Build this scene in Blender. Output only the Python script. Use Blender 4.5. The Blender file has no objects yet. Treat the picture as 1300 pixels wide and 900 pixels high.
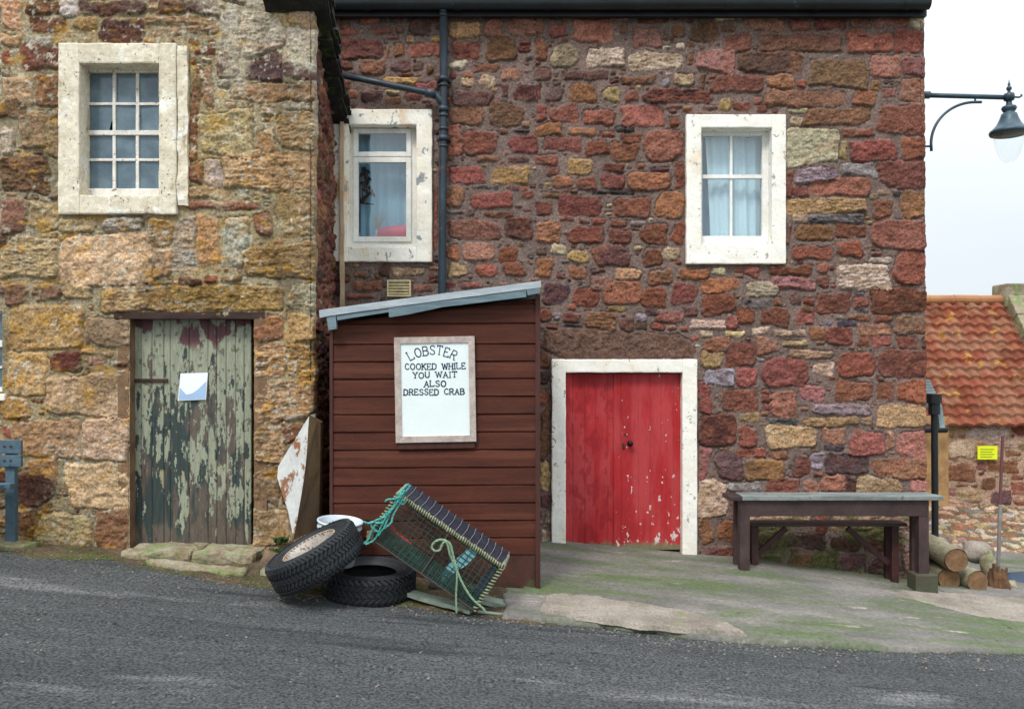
import bpy, bmesh, math, random
import numpy as np
from mathutils import Vector, Matrix
R = math.radians
sc = bpy.context.scene
C = sc.collection
random.seed(7)
EYE = 1.9                     # camera height; all builder coordinates are relative to the eye (x right, y away, z up)
FPX = 1080.0

# ------------------------------------------------------------------ camera
cam_d = bpy.data.cameras.new('camera'); cam = bpy.data.objects.new('camera', cam_d); C.objects.link(cam)
cam.location = (0, 0, EYE); cam.rotation_euler = (R(90), 0, 0)
cam_d.sensor_width = 36; cam_d.lens = 36*FPX/1300; cam_d.shift_y = 20/1300
cam_d.clip_start = 0.05; cam_d.clip_end = 2000
sc.camera = cam
# ------------------------------------------------------------------ sky, sun, exposure
SUN_EL, SUN_AZ = R(52), R(205)         # azimuth measured clockwise from +Y
w = bpy.data.worlds.new('World'); sc.world = w; w.use_nodes = True
nt = w.node_tree; nt.nodes.clear()
out = nt.nodes.new('ShaderNodeOutputWorld'); bg = nt.nodes.new('ShaderNodeBackground')
sky = nt.nodes.new('ShaderNodeTexSky'); sky.sky_type = 'NISHITA'; sky.sun_disc = False
sky.sun_elevation = SUN_EL; sky.sun_rotation = SUN_AZ; sky.air_density = 1.0; sky.dust_density = 2.0
tc = nt.nodes.new('ShaderNodeTexCoord'); mp = nt.nodes.new('ShaderNodeMapping'); mp.inputs['Scale'].default_value = (1, 1, 2.2)
nz = nt.nodes.new('ShaderNodeTexNoise'); nz.inputs['Scale'].default_value = 1.6; nz.inputs['Detail'].default_value = 5
cr = nt.nodes.new('ShaderNodeValToRGB')
cr.color_ramp.elements[0].position = .35; cr.color_ramp.elements[0].color = (7.4, 8.3, 9.2, 1)
cr.color_ramp.elements[1].position = .65; cr.color_ramp.elements[1].color = (8.9, 9.4, 9.8, 1)
mx = nt.nodes.new('ShaderNodeMix'); mx.data_type = 'RGBA'; mx.inputs[0].default_value = .92
nt.links.new(tc.outputs['Generated'], mp.inputs[0]); nt.links.new(mp.outputs[0], nz.inputs['Vector'])
nt.links.new(nz.outputs[0], cr.inputs[0]); nt.links.new(sky.outputs[0], mx.inputs[6]); nt.links.new(cr.outputs[0], mx.inputs[7])
sep = nt.nodes.new('ShaderNodeSeparateXYZ'); nt.links.new(tc.outputs['Generated'], sep.inputs[0])
zc_ = nt.nodes.new('ShaderNodeMath'); zc_.operation = 'MAXIMUM'; zc_.inputs[1].default_value = 0; nt.links.new(sep.outputs[2], zc_.inputs[0])
z2_ = nt.nodes.new('ShaderNodeMath'); z2_.operation = 'POWER'; z2_.inputs[1].default_value = 1.8; nt.links.new(zc_.outputs[0], z2_.inputs[0])
z3_ = nt.nodes.new('ShaderNodeMath'); z3_.operation = 'MULTIPLY_ADD'; z3_.inputs[1].default_value = 1.5; z3_.inputs[2].default_value = .70; nt.links.new(z2_.outputs[0], z3_.inputs[0])
vs_ = nt.nodes.new('ShaderNodeVectorMath'); vs_.operation = 'SCALE'; nt.links.new(mx.outputs[2], vs_.inputs[0]); nt.links.new(z3_.outputs[0], vs_.inputs['Scale'])
nt.links.new(vs_.outputs[0], bg.inputs[0]); bg.inputs[1].default_value = 0.1; nt.links.new(bg.outputs[0], out.inputs[0])
sd = bpy.data.lights.new('sun', 'SUN'); sd.energy = 1.5; sd.angle = R(14); sd.color = (1, .96, .9)
sun = bpy.data.objects.new('sun', sd); C.objects.link(sun); sun.location = (-4, -6, 9)
v = Vector((math.sin(SUN_AZ)*math.cos(SUN_EL), math.cos(SUN_AZ)*math.cos(SUN_EL), math.sin(SUN_EL)))
sun.rotation_euler = v.to_track_quat('Z', 'Y').to_euler()
sc.view_settings.view_transform = 'Standard'; sc.view_settings.look = 'None'
sc.view_settings.exposure = 0.55; sc.view_settings.gamma = 1; sc.view_settings.use_curve_mapping = False
sc.cycles.max_bounces = 6; sc.cycles.transparent_max_bounces = 8

# ------------------------------------------------------------------ colour + materials
def S(r, g, b):
    f = lambda c: (c/255/12.92) if c/255 <= .04045 else ((c/255+.055)/1.055)**2.4
    return (f(r), f(g), f(b))
def c4(c): return (c[0], c[1], c[2], 1)

def mat(name, col, col2=None, scale=4, stretch=(1, 1, 1), rough=.8, bump=.3, bscale=60, bstretch=None, spots=(), metallic=0, attr=False, fine=.12, spec=.4, ramp=(.35, .65), bdist=.01, coat=0):
    m = bpy.data.materials.new(name); m.use_nodes = True
    n = m.node_tree; N = n.nodes; L = n.links
    bs = N['Principled BSDF']; bs.inputs['Roughness'].default_value = rough; bs.inputs['Metallic'].default_value = metallic
    bs.inputs['Specular IOR Level'].default_value = spec; bs.inputs['Coat Weight'].default_value = coat
    tc = N.new('ShaderNodeTexCoord')
    def mapped(st):
        mp = N.new('ShaderNodeMapping'); mp.inputs['Scale'].default_value = st; L.new(tc.outputs['Object'], mp.inputs[0]); return mp.outputs[0]
    def noise(sc_, st, det=5, ro=.6):
        t = N.new('ShaderNodeTexNoise'); t.inputs['Scale'].default_value = sc_; t.inputs['Detail'].default_value = det; t.inputs['Roughness'].default_value = ro
        L.new(mapped(st), t.inputs['Vector']); return t.outputs[0]
    def mix(fac, a, b, mode='MIX'):
        x = N.new('ShaderNodeMix'); x.data_type = 'RGBA'; x.blend_type = mode
        for sock, val in ((0, fac), (6, a), (7, b)):
            if isinstance(val, (int, float)): x.inputs[sock].default_value = val
            elif isinstance(val, tuple): x.inputs[sock].default_value = c4(val)
            else: L.new(val, x.inputs[sock])
        return x.outputs[2]
    def thresh(src, lo, hi):
        r_ = N.new('ShaderNodeMapRange'); r_.inputs[1].default_value = lo; r_.inputs[2].default_value = hi; L.new(src, r_.inputs[0]); return r_.outputs[0]
    if attr:
        a = N.new('ShaderNodeAttribute'); a.attribute_name = 'Col'; cur = a.outputs[0]
        if col2: cur = mix(thresh(noise(scale, stretch), *ramp), cur, col2)
    else:
        cur = mix(thresh(noise(scale, stretch), *ramp), col, col2) if col2 else mix(0., col, col)
    for (sc_col, s_scale, lo, hi, st) in spots:
        cur = mix(thresh(noise(s_scale, st, 6, .65), lo, hi), cur, sc_col)
    fn = noise(bscale, bstretch or (1, 1, 1), 6, .7)
    if fine:
        dk = N.new('ShaderNodeMapRange'); dk.inputs[1].default_value = .3; dk.inputs[2].default_value = .7
        dk.inputs[3].default_value = 1-fine*1.6; dk.inputs[4].default_value = 1+fine*1.2; L.new(fn, dk.inputs[0])
        vm = N.new('ShaderNodeVectorMath'); vm.operation = 'SCALE'; L.new(cur, vm.inputs[0]); L.new(dk.outputs[0], vm.inputs['Scale']); cur = vm.outputs[0]
    L.new(cur, bs.inputs['Base Color'])
    rr = N.new('ShaderNodeMapRange'); rr.inputs[3].default_value = max(.03, rough-.08); rr.inputs[4].default_value = min(1, rough+.08); L.new(fn, rr.inputs[0]); L.new(rr.outputs[0], bs.inputs['Roughness'])
    if bump:
        b = N.new('ShaderNodeBump'); b.inputs['Strength'].default_value = bump; b.inputs['Distance'].default_value = bdist; L.new(fn, b.inputs['Height']); L.new(b.outputs[0], bs.inputs['Normal'])
    return m

def glass(name, tint, refl=.1):
    m = bpy.data.materials.new(name); m.use_nodes = True; n = m.node_tree; N = n.nodes; L = n.links; N.clear()
    o = N.new('ShaderNodeOutputMaterial'); t = N.new('ShaderNodeBsdfTransparent'); t.inputs[0].default_value = c4(tint)
    g = N.new('ShaderNodeBsdfGlossy'); g.inputs['Roughness'].default_value = .03
    lw = N.new('ShaderNodeLayerWeight'); lw.inputs[0].default_value = .5
    pw = N.new('ShaderNodeMath'); pw.operation = 'POWER'; pw.inputs[1].default_value = 4; L.new(lw.outputs['Facing'], pw.inputs[0])
    a = N.new('ShaderNodeMath'); a.operation = 'MULTIPLY_ADD'; a.inputs[1].default_value = .5; a.inputs[2].default_value = refl; L.new(pw.outputs[0], a.inputs[0])
    mm = N.new('ShaderNodeMixShader'); L.new(a.outputs[0], mm.inputs[0]); L.new(t.outputs[0], mm.inputs[1]); L.new(g.outputs[0], mm.inputs[2]); L.new(mm.outputs[0], o.inputs[0])
    return m

M = {}
M['stone'] = mat('stone', (1, 1, 1), attr=True, rough=.9, bump=.8, bscale=50, fine=.38, spec=.2, bdist=.012)
M['paint_attr'] = mat('painted_boards', (1, 1, 1), attr=True, rough=.55, bump=.35, bscale=30, bstretch=(4, 4, .6), fine=.12, spec=.4)
M['red_attr'] = mat('red_painted_boards', (1, 1, 1), attr=True, rough=.55, bump=.25, bscale=20, bstretch=(4, 4, .6), fine=.1, spec=.3)
M['asphalt'] = mat('asphalt', (.128, .135, .135), (.088, .094, .094), scale=1.3, stretch=(.35, 2.4, 1), rough=.85, bump=1.0, bscale=52, bdist=.035, fine=.7, spec=.3,
    spots=[((.30, .29, .27), 42, .66, .70, (1, 1, 1)), ((.02, .022, .025), 36, .60, .68, (1, 1, 1)), ((.27, .27, .27), .8, .58, .70, (.4, 1.9, 1)), ((.045, .05, .052), 3.1, .64, .70, (.25, 2.5, 1)), ((.05, .055, .06), .55, .62, .72, (.5, 5, 1))])
M['concrete'] = mat('mossy_concrete', S(134, 128, 122), S(100, 98, 94), scale=1.6, stretch=(.7, 1.6, 1), rough=.9, bump=.6, bscale=30, fine=.22, spec=.2,
    spots=[(S(92, 104, 72), 1.5, .43, .62, (.55, 1.9, 1)), (S(164, 152, 144), 4, .62, .72, (.6, 1.8, 1)), (S(70, 72, 60), 9, .66, .76, (1, 1, 1))])
M['slab'] = mat('pale_concrete', S(160, 150, 138), S(128, 118, 108), scale=3, rough=.9, bump=.8, bscale=55, fine=.25, spec=.2, spots=[(S(120, 128, 84), 5, .6, .72, (1, 1, 1)), (S(90, 84, 78), 70, .66, .7, (1, 1, 1))])
M['soil'] = mat('mossy_soil', S(118, 100, 80), S(84, 72, 58), scale=6, rough=.95, bump=1, bscale=70, fine=.4, spec=.15, bdist=.02,
    spots=[(S(92, 98, 54), 3.2, .50, .66, (.8, 1, 1)), (S(170, 158, 140), 45, .67, .72, (1, 1, 1)), (S(120, 126, 70), 14, .60, .72, (1, 1, 1))])
M['kerbstone'] = mat('mossy_stone', S(158, 150, 128), S(124, 106, 82), scale=5, rough=.9, bump=.9, bscale=26, fine=.25, spots=[(S(120, 132, 84), 6, .5, .62, (1, 1, 1)), (S(120, 92, 48), 8, .62, .7, (1, 1, 1))])
M['white_worn'] = mat('worn_white_paint', S(246, 241, 230), S(238, 228, 208), scale=3, rough=.6, bump=.5, bscale=30, fine=.06, spec=.3,
    spots=[(S(206, 158, 92), 3.2, .57, .74, (1, 1, .6)), (S(150, 154, 156), 8, .60, .615, (1.3, 1, 1)), (S(130, 108, 84), 20, .66, .68, (1, 1, 1))])
M['white_clean'] = mat('white_paint', S(246, 243, 236), S(236, 230, 216), scale=3, rough=.55, bump=.4, bscale=30, fine=.05, spec=.3,
    spots=[(S(168, 162, 150), 13, .62, .64, (1.2, 1, 1)), (S(224, 196, 150), 3, .60, .8, (1, 1, 1)), (S(120, 106, 90), 34, .69, .70, (1, 1, 1))])
M['cream_worn'] = mat('worn_cream_limewash', S(234, 224, 202), S(212, 200, 176), scale=3.5, rough=.8, bump=.8, bscale=26, fine=.14, spec=.2,
    spots=[(S(160, 140, 100), 5, .56, .70, (1, 1, .5)), (S(240, 236, 224), 5, .56, .64, (1, 1, 1)), (S(104, 92, 72), 30, .62, .66, (1, 1, 1)), (S(120, 112, 96), 24, .66, .7, (1, 1, 1))])
M['frame_white'] = mat('window_paint', S(240, 240, 236), S(226, 222, 212), scale=8, rough=.45, bump=.2, bscale=40, fine=.06, spots=[(S(150, 130, 105), 18, .67, .69, (1, 1, 1))])
M['frame_old'] = mat('flaking_window_paint', S(234, 230, 222), S(210, 204, 194), scale=9, rough=.6, bump=.5, bscale=50, fine=.1, spots=[(S(120, 104, 84), 24, .6, .64, (1, 1, 1))])
M['sky_toned_pane'] = mat('sky_toned_glass', S(104, 124, 134), S(74, 94, 106), scale=5, rough=.12, bump=.05, bscale=8, fine=.05, spec=.6)  # opaque pane: the reflected sky is painted in as grey-blue
M['glass'] = glass('glass', (.86, .94, .97), .16)
M['lamp_glass'] = glass('lamp_glass', (.965, .985, .98), .03)
M['curtain'] = mat('net_curtain', S(222, 238, 244), S(204, 224, 232), scale=3, stretch=(3, 1, .3), rough=.9, bump=.1, fine=.05)
M['blind'] = mat('blue_blind', S(176, 214, 230), S(160, 200, 218), scale=2, stretch=(6, 1, .3), rough=.9, bump=.05, fine=.05)
M['room_shade'] = mat('painted_room_shade', S(38, 38, 40), None, rough=1, bump=0, fine=0)  # dark colour stands in for the shade of unlit rooms
M['black'] = mat('blackness', (.004, .004, .004), None, rough=1, bump=0, fine=0)
M['pipe'] = mat('painted_iron_pipe', S(52, 66, 76), S(40, 48, 56), scale=6, stretch=(1, 1, .5), rough=.45, bump=.25, bscale=30, fine=.12, spots=[(S(110, 84, 84), 7, .58, .68, (1, 1, 1))])
M['pipe_black'] = mat('black_iron', S(30, 34, 38), S(22, 24, 28), scale=6, rough=.45, bump=.2, fine=.1)
M['gutter'] = mat('black_gutter', S(34, 40, 44), S(24, 28, 30), scale=3, rough=.4, bump=.2, fine=.1, spots=[(S(70, 84, 92), 4, .62, .7, (1, 1, 1))])
M['slate'] = mat('slate', S(132, 144, 154), S(104, 114, 124), scale=4, rough=.6, bump=.5, bscale=20, fine=.2)
M['slate_moss'] = mat('mossy_slate', S(46, 42, 38), S(30, 28, 26), scale=6, rough=.9, bump=.9, bscale=30, fine=.3, spots=[(S(66, 76, 32), 7, .52, .62, (1, 1, 1))])
M['shed'] = mat('brown_stained_boards', S(86, 43, 29), S(70, 34, 23), scale=3, stretch=(.7, 1, 5), rough=.62, bump=.5, bscale=16, bstretch=(1, 3, 14), fine=.16, spec=.25,
    spots=[(S(56, 26, 20), 11, .66, .70, (.6, 1, 3)), (S(136, 86, 66), 9, .70, .74, (.8, 1, 6)), (S(58, 30, 24), 1.7, .55, .75, (.5, 1, 1)), (S(98, 54, 38), 1.0, .52, .60, (.16, 1, 6.8)), (S(64, 32, 22), 1.0, .60, .68, (.3, 1, 8.8)), (S(172, 150, 136), 13, .74, .76, (.3, 1, 2.4))])
M['shed_trim'] = mat('brown_stained_trim', S(78, 42, 34), S(60, 32, 26), scale=5, stretch=(3, 3, .5), rough=.65, bump=.4, bscale=20, bstretch=(6, 6, 1), fine=.15)
M['felt'] = mat('weathered_blue_grey_wood', S(120, 140, 146), S(98, 116, 124), scale=4, stretch=(.6, 1, 4), rough=.75, bump=.4, bscale=22, bstretch=(1, 2, 8), fine=.14)
M['felt_light'] = mat('pale_grey_edging', S(176, 184, 188), S(152, 162, 168), scale=5, stretch=(.6, 1, 3), rough=.6, bump=.3, bscale=22, bstretch=(1, 2, 6), fine=.1, spots=[(S(90, 90, 88), 20, .68, .70, (1, 1, 1))])
M['sign_wood'] = mat('bare_grey_wood', S(194, 182, 172), S(166, 150, 140), scale=6, stretch=(2, 1, 2), rough=.75, bump=.4, bscale=30, bstretch=(2, 1, 2), fine=.12)
M['sign_white'] = mat('white_board', S(232, 240, 238), S(222, 232, 230), scale=2, rough=.4, bump=.05, fine=.02, spots=[(S(200, 210, 206), 3, .66, .8, (1, 1, 1))])
M['ink'] = mat('blue_black_lettering', S(38, 64, 88), S(54, 82, 108), scale=20, rough=.6, bump=0, fine=.1)
M['paper'] = mat('paper', S(236, 240, 248), None, rough=.7, bump=0, fine=0)
M['paper_blue'] = mat('blue_tinted_paper', S(150, 180, 214), S(170, 196, 224), scale=60, stretch=(1, 1, 4), rough=.7, bump=0, fine=0)
M['rubber'] = mat('tyre_rubber', S(40, 44, 48), S(28, 31, 34), scale=6, rough=.62, bump=.3, bscale=60, fine=.15, spec=.45, spots=[(S(74, 72, 66), 5, .66, .8, (1, 1, 1))])
M['rim'] = mat('rusty_white_rim', S(190, 186, 178), S(150, 142, 132), scale=7, rough=.55, bump=.5, bscale=50, fine=.14, spots=[(S(122, 88, 60), 22, .56, .62, (1, 1, 1))])
M['rust'] = mat('rusty_iron', S(84, 52, 42), S(52, 36, 32), scale=12, rough=.85, bump=.6, fine=.2)
M['darkmetal'] = mat('dark_metal', S(30, 26, 28), None, rough=.4, bump=.1, metallic=.6)
M['bucket'] = mat('white_plastic', S(214, 222, 226), S(190, 200, 206), scale=4, rough=.35, bump=.05, fine=.03)
M['rope_teal'] = mat('turquoise_rope', S(96, 186, 172), S(62, 150, 142), scale=40, rough=.8, bump=.8, bscale=160, fine=.25)
M['rope_green'] = mat('pale_green_rope', S(152, 178, 146), S(118, 150, 122), scale=40, rough=.8, bump=.8, bscale=160, fine=.2)
M['rope_cream'] = mat('weathered_cream_rope', S(158, 160, 128), S(108, 116, 88), scale=30, rough=.9, bump=.8, bscale=120, fine=.25)
M['twine'] = mat('green_twine', S(40, 74, 64), S(32, 54, 48), scale=30, rough=.8, bump=.4, fine=.2)
M['twine_dark'] = mat('dark_twine', S(52, 62, 56), S(66, 54, 46), scale=30, rough=.8, bump=.4, fine=.2)
M['rubber_strip'] = mat('black_rubber_sheet', S(44, 48, 62), S(30, 32, 42), scale=10, rough=.5, bump=.3, fine=.1)
M['lacing'] = mat('pale_lacing', S(126, 134, 142), None, rough=.8, bump=.3, fine=.1)
M['teal_plastic'] = mat('turquoise_mesh_strip', S(120, 172, 176), S(90, 140, 146), scale=18, rough=.6, bump=.5, bscale=80, fine=.2)
M['red_plastic'] = mat('red_plastic', S(170, 58, 46), None, rough=.5, bump=.1)
M['plank_grey'] = mat('bleached_green_board', S(138, 152, 138), S(112, 124, 112), scale=6, stretch=(.6, 3, 3), rough=.85, bump=.6, bscale=20, bstretch=(1, 8, 8), fine=.2, spots=[(S(84, 70, 58), 9, .6, .68, (.6, 2, 2))])
M['plank_dark'] = mat('wet_dark_board', S(74, 62, 56), S(54, 48, 42), scale=6, stretch=(.6, 3, 3), rough=.8, bump=.6, bscale=20, bstretch=(1, 8, 8), fine=.2)
M['hatch_white'] = mat('flaking_white_board', S(206, 208, 204), S(188, 188, 184), scale=5, rough=.7, bump=.6, bscale=30, fine=.08, spots=[(S(140, 96, 64), 4.5, .53, .565, (1.4, 1, 1))])
M['hatch_wood'] = mat('damp_brown_timber', S(108, 86, 58), S(78, 60, 44), scale=4, stretch=(2, 2, .5), rough=.85, bump=.6, bscale=24, bstretch=(5, 5, 1), fine=.2)
M['table_top'] = mat('pale_green_tabletop', S(140, 146, 142), S(104, 110, 108), scale=4, stretch=(.6, 2, 2), rough=.7, bump=.4, bscale=24, fine=.15, spots=[(S(96, 78, 66), 9, .62, .68, (1, 1, 1))])
M['table_wood'] = mat('dark_brown_painted_wood', S(76, 58, 56), S(56, 42, 42), scale=5, stretch=(1, 1, 1), rough=.6, bump=.5, bscale=26, bstretch=(2, 2, 1), fine=.16, spots=[(S(140, 126, 112), 12, .70, .73, (1, 1, 1)), (S(98, 110, 98), 4, .68, .78, (1, 1, 1))])
M['bench_wood'] = mat('red_brown_painted_wood', S(72, 40, 38), S(50, 30, 30), scale=5, rough=.6, bump=.5, bscale=26, fine=.15, spots=[(S(160, 140, 126), 14, .68, .72, (1, 1, 1))])
M['bench_blue'] = mat('blue_grey_painted_wood', S(82, 106, 120), S(64, 84, 96), scale=4, rough=.6, bump=.4, bscale=26, fine=.14, spots=[(S(44, 56, 64), 7, .6, .7, (1, 1, 1))])
M['bark'] = mat('bark', S(150, 142, 118), S(118, 112, 88), scale=7, stretch=(1, .3, 1), rough=.9, bump=1, bscale=28, bstretch=(2, .5, 2), fine=.25, spots=[(S(110, 130, 80), 5, .54, .66, (1, .5, 1))])
M['endgrain'] = mat('cut_wood', S(138, 106, 74), S(98, 72, 52), scale=9, rough=.85, bump=.4, bscale=50, fine=.22)
M['lamp_metal'] = mat('blue_grey_cast_iron', S(58, 82, 94), S(44, 62, 74), scale=8, rough=.4, bump=.2, fine=.08)
M['lamp_inner'] = mat('lamp_reflector', S(222, 190, 176), None, rough=.5, bump=0, fine=0)
M['pantile'] = mat('pantile_clay', (1, 1, 1), attr=True, rough=.85, bump=.5, bscale=40, fine=.2, spec=.2)
M['yellow'] = mat('yellow_notice', S(226, 238, 30), None, rough=.5, bump=0, fine=0)
M['yellow_ink'] = mat('faint_notice_print', S(150, 158, 40), None, rough=.5, bump=0, fine=0)
M['lead'] = mat('ribbed_lead', S(150, 168, 170), S(120, 140, 144), scale=8, rough=.5, bump=.3, fine=.1)
M['tarp'] = mat('blue_tarpaulin', S(40, 62, 84), S(30, 46, 66), scale=8, rough=.5, bump=.4, fine=.1)
M['bag'] = mat('red_pink_bag', S(255, 110, 128), S(246, 84, 100), scale=5, rough=.5, bump=.1, fine=.05)
M['vent'] = mat('cream_vent', S(214, 200, 160), S(186, 170, 130), scale=10, rough=.6, bump=.2, fine=.1)
M['leaf'] = mat('green_leaves', S(72, 96, 40), S(52, 74, 30), scale=20, rough=.7, bump=.1, fine=.1)
M['darkleaf'] = mat('dark_leaves', S(26, 34, 34), None, rough=.8, bump=.1, fine=.1)
M['straw'] = mat('dry_grass', S(176, 162, 130), None, rough=.9, bump=.1, fine=.1)

# ------------------------------------------------------------------ mesh helpers
class MB:
    def __init__(s): s.v = []; s.f = []
    def add(s, V, F, mt=None):
        o = len(s.v)
        for p in V:
            p = Vector(p)
            s.v.append(tuple(mt @ p) if mt is not None else tuple(p))
        for f in F: s.f.append(tuple(i+o for i in f))
        return s
    def box(s, x0, x1, y0, y1, z0, z1, mt=None, bev=0.0):
        if bev <= 0:
            V = [(x0, y0, z0), (x1, y0, z0), (x1, y1, z0), (x0, y1, z0), (x0, y0, z1), (x1, y0, z1), (x1, y1, z1), (x0, y1, z1)]
            return s.add(V, [(0, 3, 2, 1), (4, 5, 6, 7), (0, 1, 5, 4), (1, 2, 6, 5), (2, 3, 7, 6), (3, 0, 4, 7)], mt)
        bm = bmesh.new(); bmesh.ops.create_cube(bm, size=1)
        for q in bm.verts: q.co = Vector(((x0+x1)/2+q.co.x*(x1-x0), (y0+y1)/2+q.co.y*(y1-y0), (z0+z1)/2+q.co.z*(z1-z0)))
        bev = min(bev, .45*min(abs(x1-x0), abs(y1-y0), abs(z1-z0)))
        bmesh.ops.bevel(bm, geom=bm.edges[:], offset=bev, segments=2, profile=.6, affect='EDGES')
        bm.verts.index_update()
        V = [q.co.copy() for q in bm.verts]; F = [[q.index for q in f.verts] for f in bm.faces]; bm.free()
        return s.add(V, F, mt)
    def tube(s, pts, r, n=8, cap=True, closed=False):
        pts = [Vector(p) for p in pts]; m = len(pts)
        rs = r if isinstance(r, (list, tuple)) else [r]*m
        V = []; F = []; up = None
        for i, p in enumerate(pts):
            a = pts[(i-1) % m] if (closed or i > 0) else p; b = pts[(i+1) % m] if (closed or i < m-1) else p
            t = (b-a).normalized() if (b-a).length > 1e-9 else Vector((0, 0, 1))
            if up is None: up = t.orthogonal().normalized()
            up = (up - t*up.dot(t));  up = up.normalized() if up.length > 1e-6 else t.orthogonal().normalized()
            sd_ = t.cross(up)
            for k in range(n):
                an = 2*math.pi*k/n; V.append(p+(up*math.cos(an)+sd_*math.sin(an))*rs[i])
        for i in range(m if closed else m-1):
            j = (i+1) % m
            for k in range(n): F.append((i*n+k, i*n+(k+1) % n, j*n+(k+1) % n, j*n+k))
        if cap and not closed: F.append(tuple(range(n-1, -1, -1))); F.append(tuple((m-1)*n+k for k in range(n)))
        return s.add(V, F)
    def lathe(s, prof, n=32, mt=None, cap=True):
        V = []; F = []
        for (r, z) in prof:
            for k in range(n):
                a = 2*math.pi*k/n; V.append((r*math.cos(a), r*math.sin(a), z))
        for i in range(len(prof)-1):
            for k in range(n): F.append((i*n+k, i*n+(k+1) % n, (i+1)*n+(k+1) % n, (i+1)*n+k))
        if cap:
            F.append(tuple(range(n-1, -1, -1))); F.append(tuple((len(prof)-1)*n+k for k in range(n)))
        return s.add(V, F, mt)
    def prism(s, poly, y0, y1, mt=None):   # poly in (x,z), extruded along y
        n = len(poly); V = [(a, y0, b) for a, b in poly]+[(a, y1, b) for a, b in poly]
        F = [tuple(range(n)), tuple(range(2*n-1, n-1, -1))]+[(i, i+n, (i+1) % n+n, (i+1) % n) for i in range(n)]
        return s.add(V, F, mt)

def basez(root):
    return root
def origin_of(o):
    while o.parent: o = o.parent
    return Vector(o['_org'])
def tag(o, label=None, cat=None, group=None, kind=None):
    if label: o['label'] = label
    if cat: o['category'] = cat
    if group: o['group'] = group
    if kind: o['kind'] = kind
    return o
def thing(name, label, cat, loc, group=None):
    o = bpy.data.objects.new(name, None); C.objects.link(o); o.empty_display_size = .1
    o.location = (loc[0], loc[1], loc[2]+EYE); o['_org'] = tuple(loc)
    return tag(o, label, cat, group)
def fixnormals(me):
    bm = bmesh.new(); bm.from_mesh(me); bmesh.ops.recalc_face_normals(bm, faces=bm.faces[:]); bm.to_mesh(me); bm.free()
def build(name, mb, m, parent=None, label=None, cat=None, group=None, kind=None, smooth=False, loc=None, wob=0, sub=0, fix=True):
    me = bpy.data.meshes.new(name)
    V = np.array(mb.v, dtype=float)
    if parent is not None: org = np.array(origin_of(parent))
    elif loc is not None: org = np.array(loc, float)
    else: org = np.array([(V[:, 0].min()+V[:, 0].max())/2, (V[:, 1].min()+V[:, 1].max())/2, V[:, 2].min()])
    me.from_pydata([tuple(p) for p in V-org], [], mb.f)
    if fix: fixnormals(me)
    if sub:
        bm = bmesh.new(); bm.from_mesh(me)
        for _ in range(8):
            es = [e for e in bm.edges if e.calc_length() > sub]
            if not es: break
            bmesh.ops.subdivide_edges(bm, edges=es, cuts=1, use_grid_fill=True)
        bm.to_mesh(me); bm.free()
    if wob:
        from mathutils import noise as mn
        for q in me.vertices:
            d = mn.noise_vector(Vector(q.co)*9+Vector((3, 7, 1)))*wob+mn.noise_vector(Vector(q.co)*35)*wob*.35; q.co += d
    me.materials.append(m if not isinstance(m, str) else M[m])
    me.polygons.foreach_set('use_smooth', [smooth]*len(me.polygons)); me.update()
    o = bpy.data.objects.new(name, me); C.objects.link(o)
    if parent is not None: o.parent = parent
    else:
        o.location = (org[0], org[1], org[2]+EYE); o['_org'] = tuple(org)
    return tag(o, label, cat, group, kind)

def grid_mesh(name, P, col, m, parent=None, keep=None, smooth=True, **kw):
    """P: (ny,nx,3) positions relative to the eye, col (ny,nx,3) or None, keep (ny-1,nx-1) bool"""
    ny, nx = P.shape[:2]
    idx = np.arange(ny*nx).reshape(ny, nx)
    q = np.stack([idx[:-1, :-1], idx[:-1, 1:], idx[1:, 1:], idx[1:, :-1]], -1)
    q = q[keep] if keep is not None else q.reshape(-1, 4)
    used = np.zeros(ny*nx, bool); used[q.ravel()] = True
    remap = np.cumsum(used)-1; q = remap[q]; V = P.reshape(-1, 3)[used]
    if parent is not None: org = np.array(origin_of(parent))
    else: org = np.array([V[:, 0].mean(), V[:, 1].mean(), V[:, 2].min()])
    me = bpy.data.meshes.new(name); me.vertices.add(len(V)); me.vertices.foreach_set('co', (V-org).astype(np.float32).ravel())
    me.loops.add(len(q)*4); me.loops.foreach_set('vertex_index', q.astype(np.int32).ravel())
    me.polygons.add(len(q)); me.polygons.foreach_set('loop_start', np.arange(0, len(q)*4, 4, dtype=np.int32)); me.polygons.foreach_set('loop_total', np.full(len(q), 4, np.int32))
    me.polygons.foreach_set('use_smooth', np.full(len(q), smooth)); me.update(calc_edges=True); me.validate()
    if col is not None:
        a = me.color_attributes.new('Col', 'FLOAT_COLOR', 'POINT')
        cc = np.ones((len(V), 4), np.float32); cc[:, :3] = np.clip(col.reshape(-1, 3)[used], 0, 1); a.data.foreach_set('color', cc.ravel())
    me.materials.append(M[m] if isinstance(m, str) else m)
    o = bpy.data.objects.new(name, me); C.objects.link(o)
    if parent is not None: o.parent = parent
    else: o.location = (org[0], org[1], org[2]+EYE); o['_org'] = tuple(org)
    return tag(o, **kw)

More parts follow.
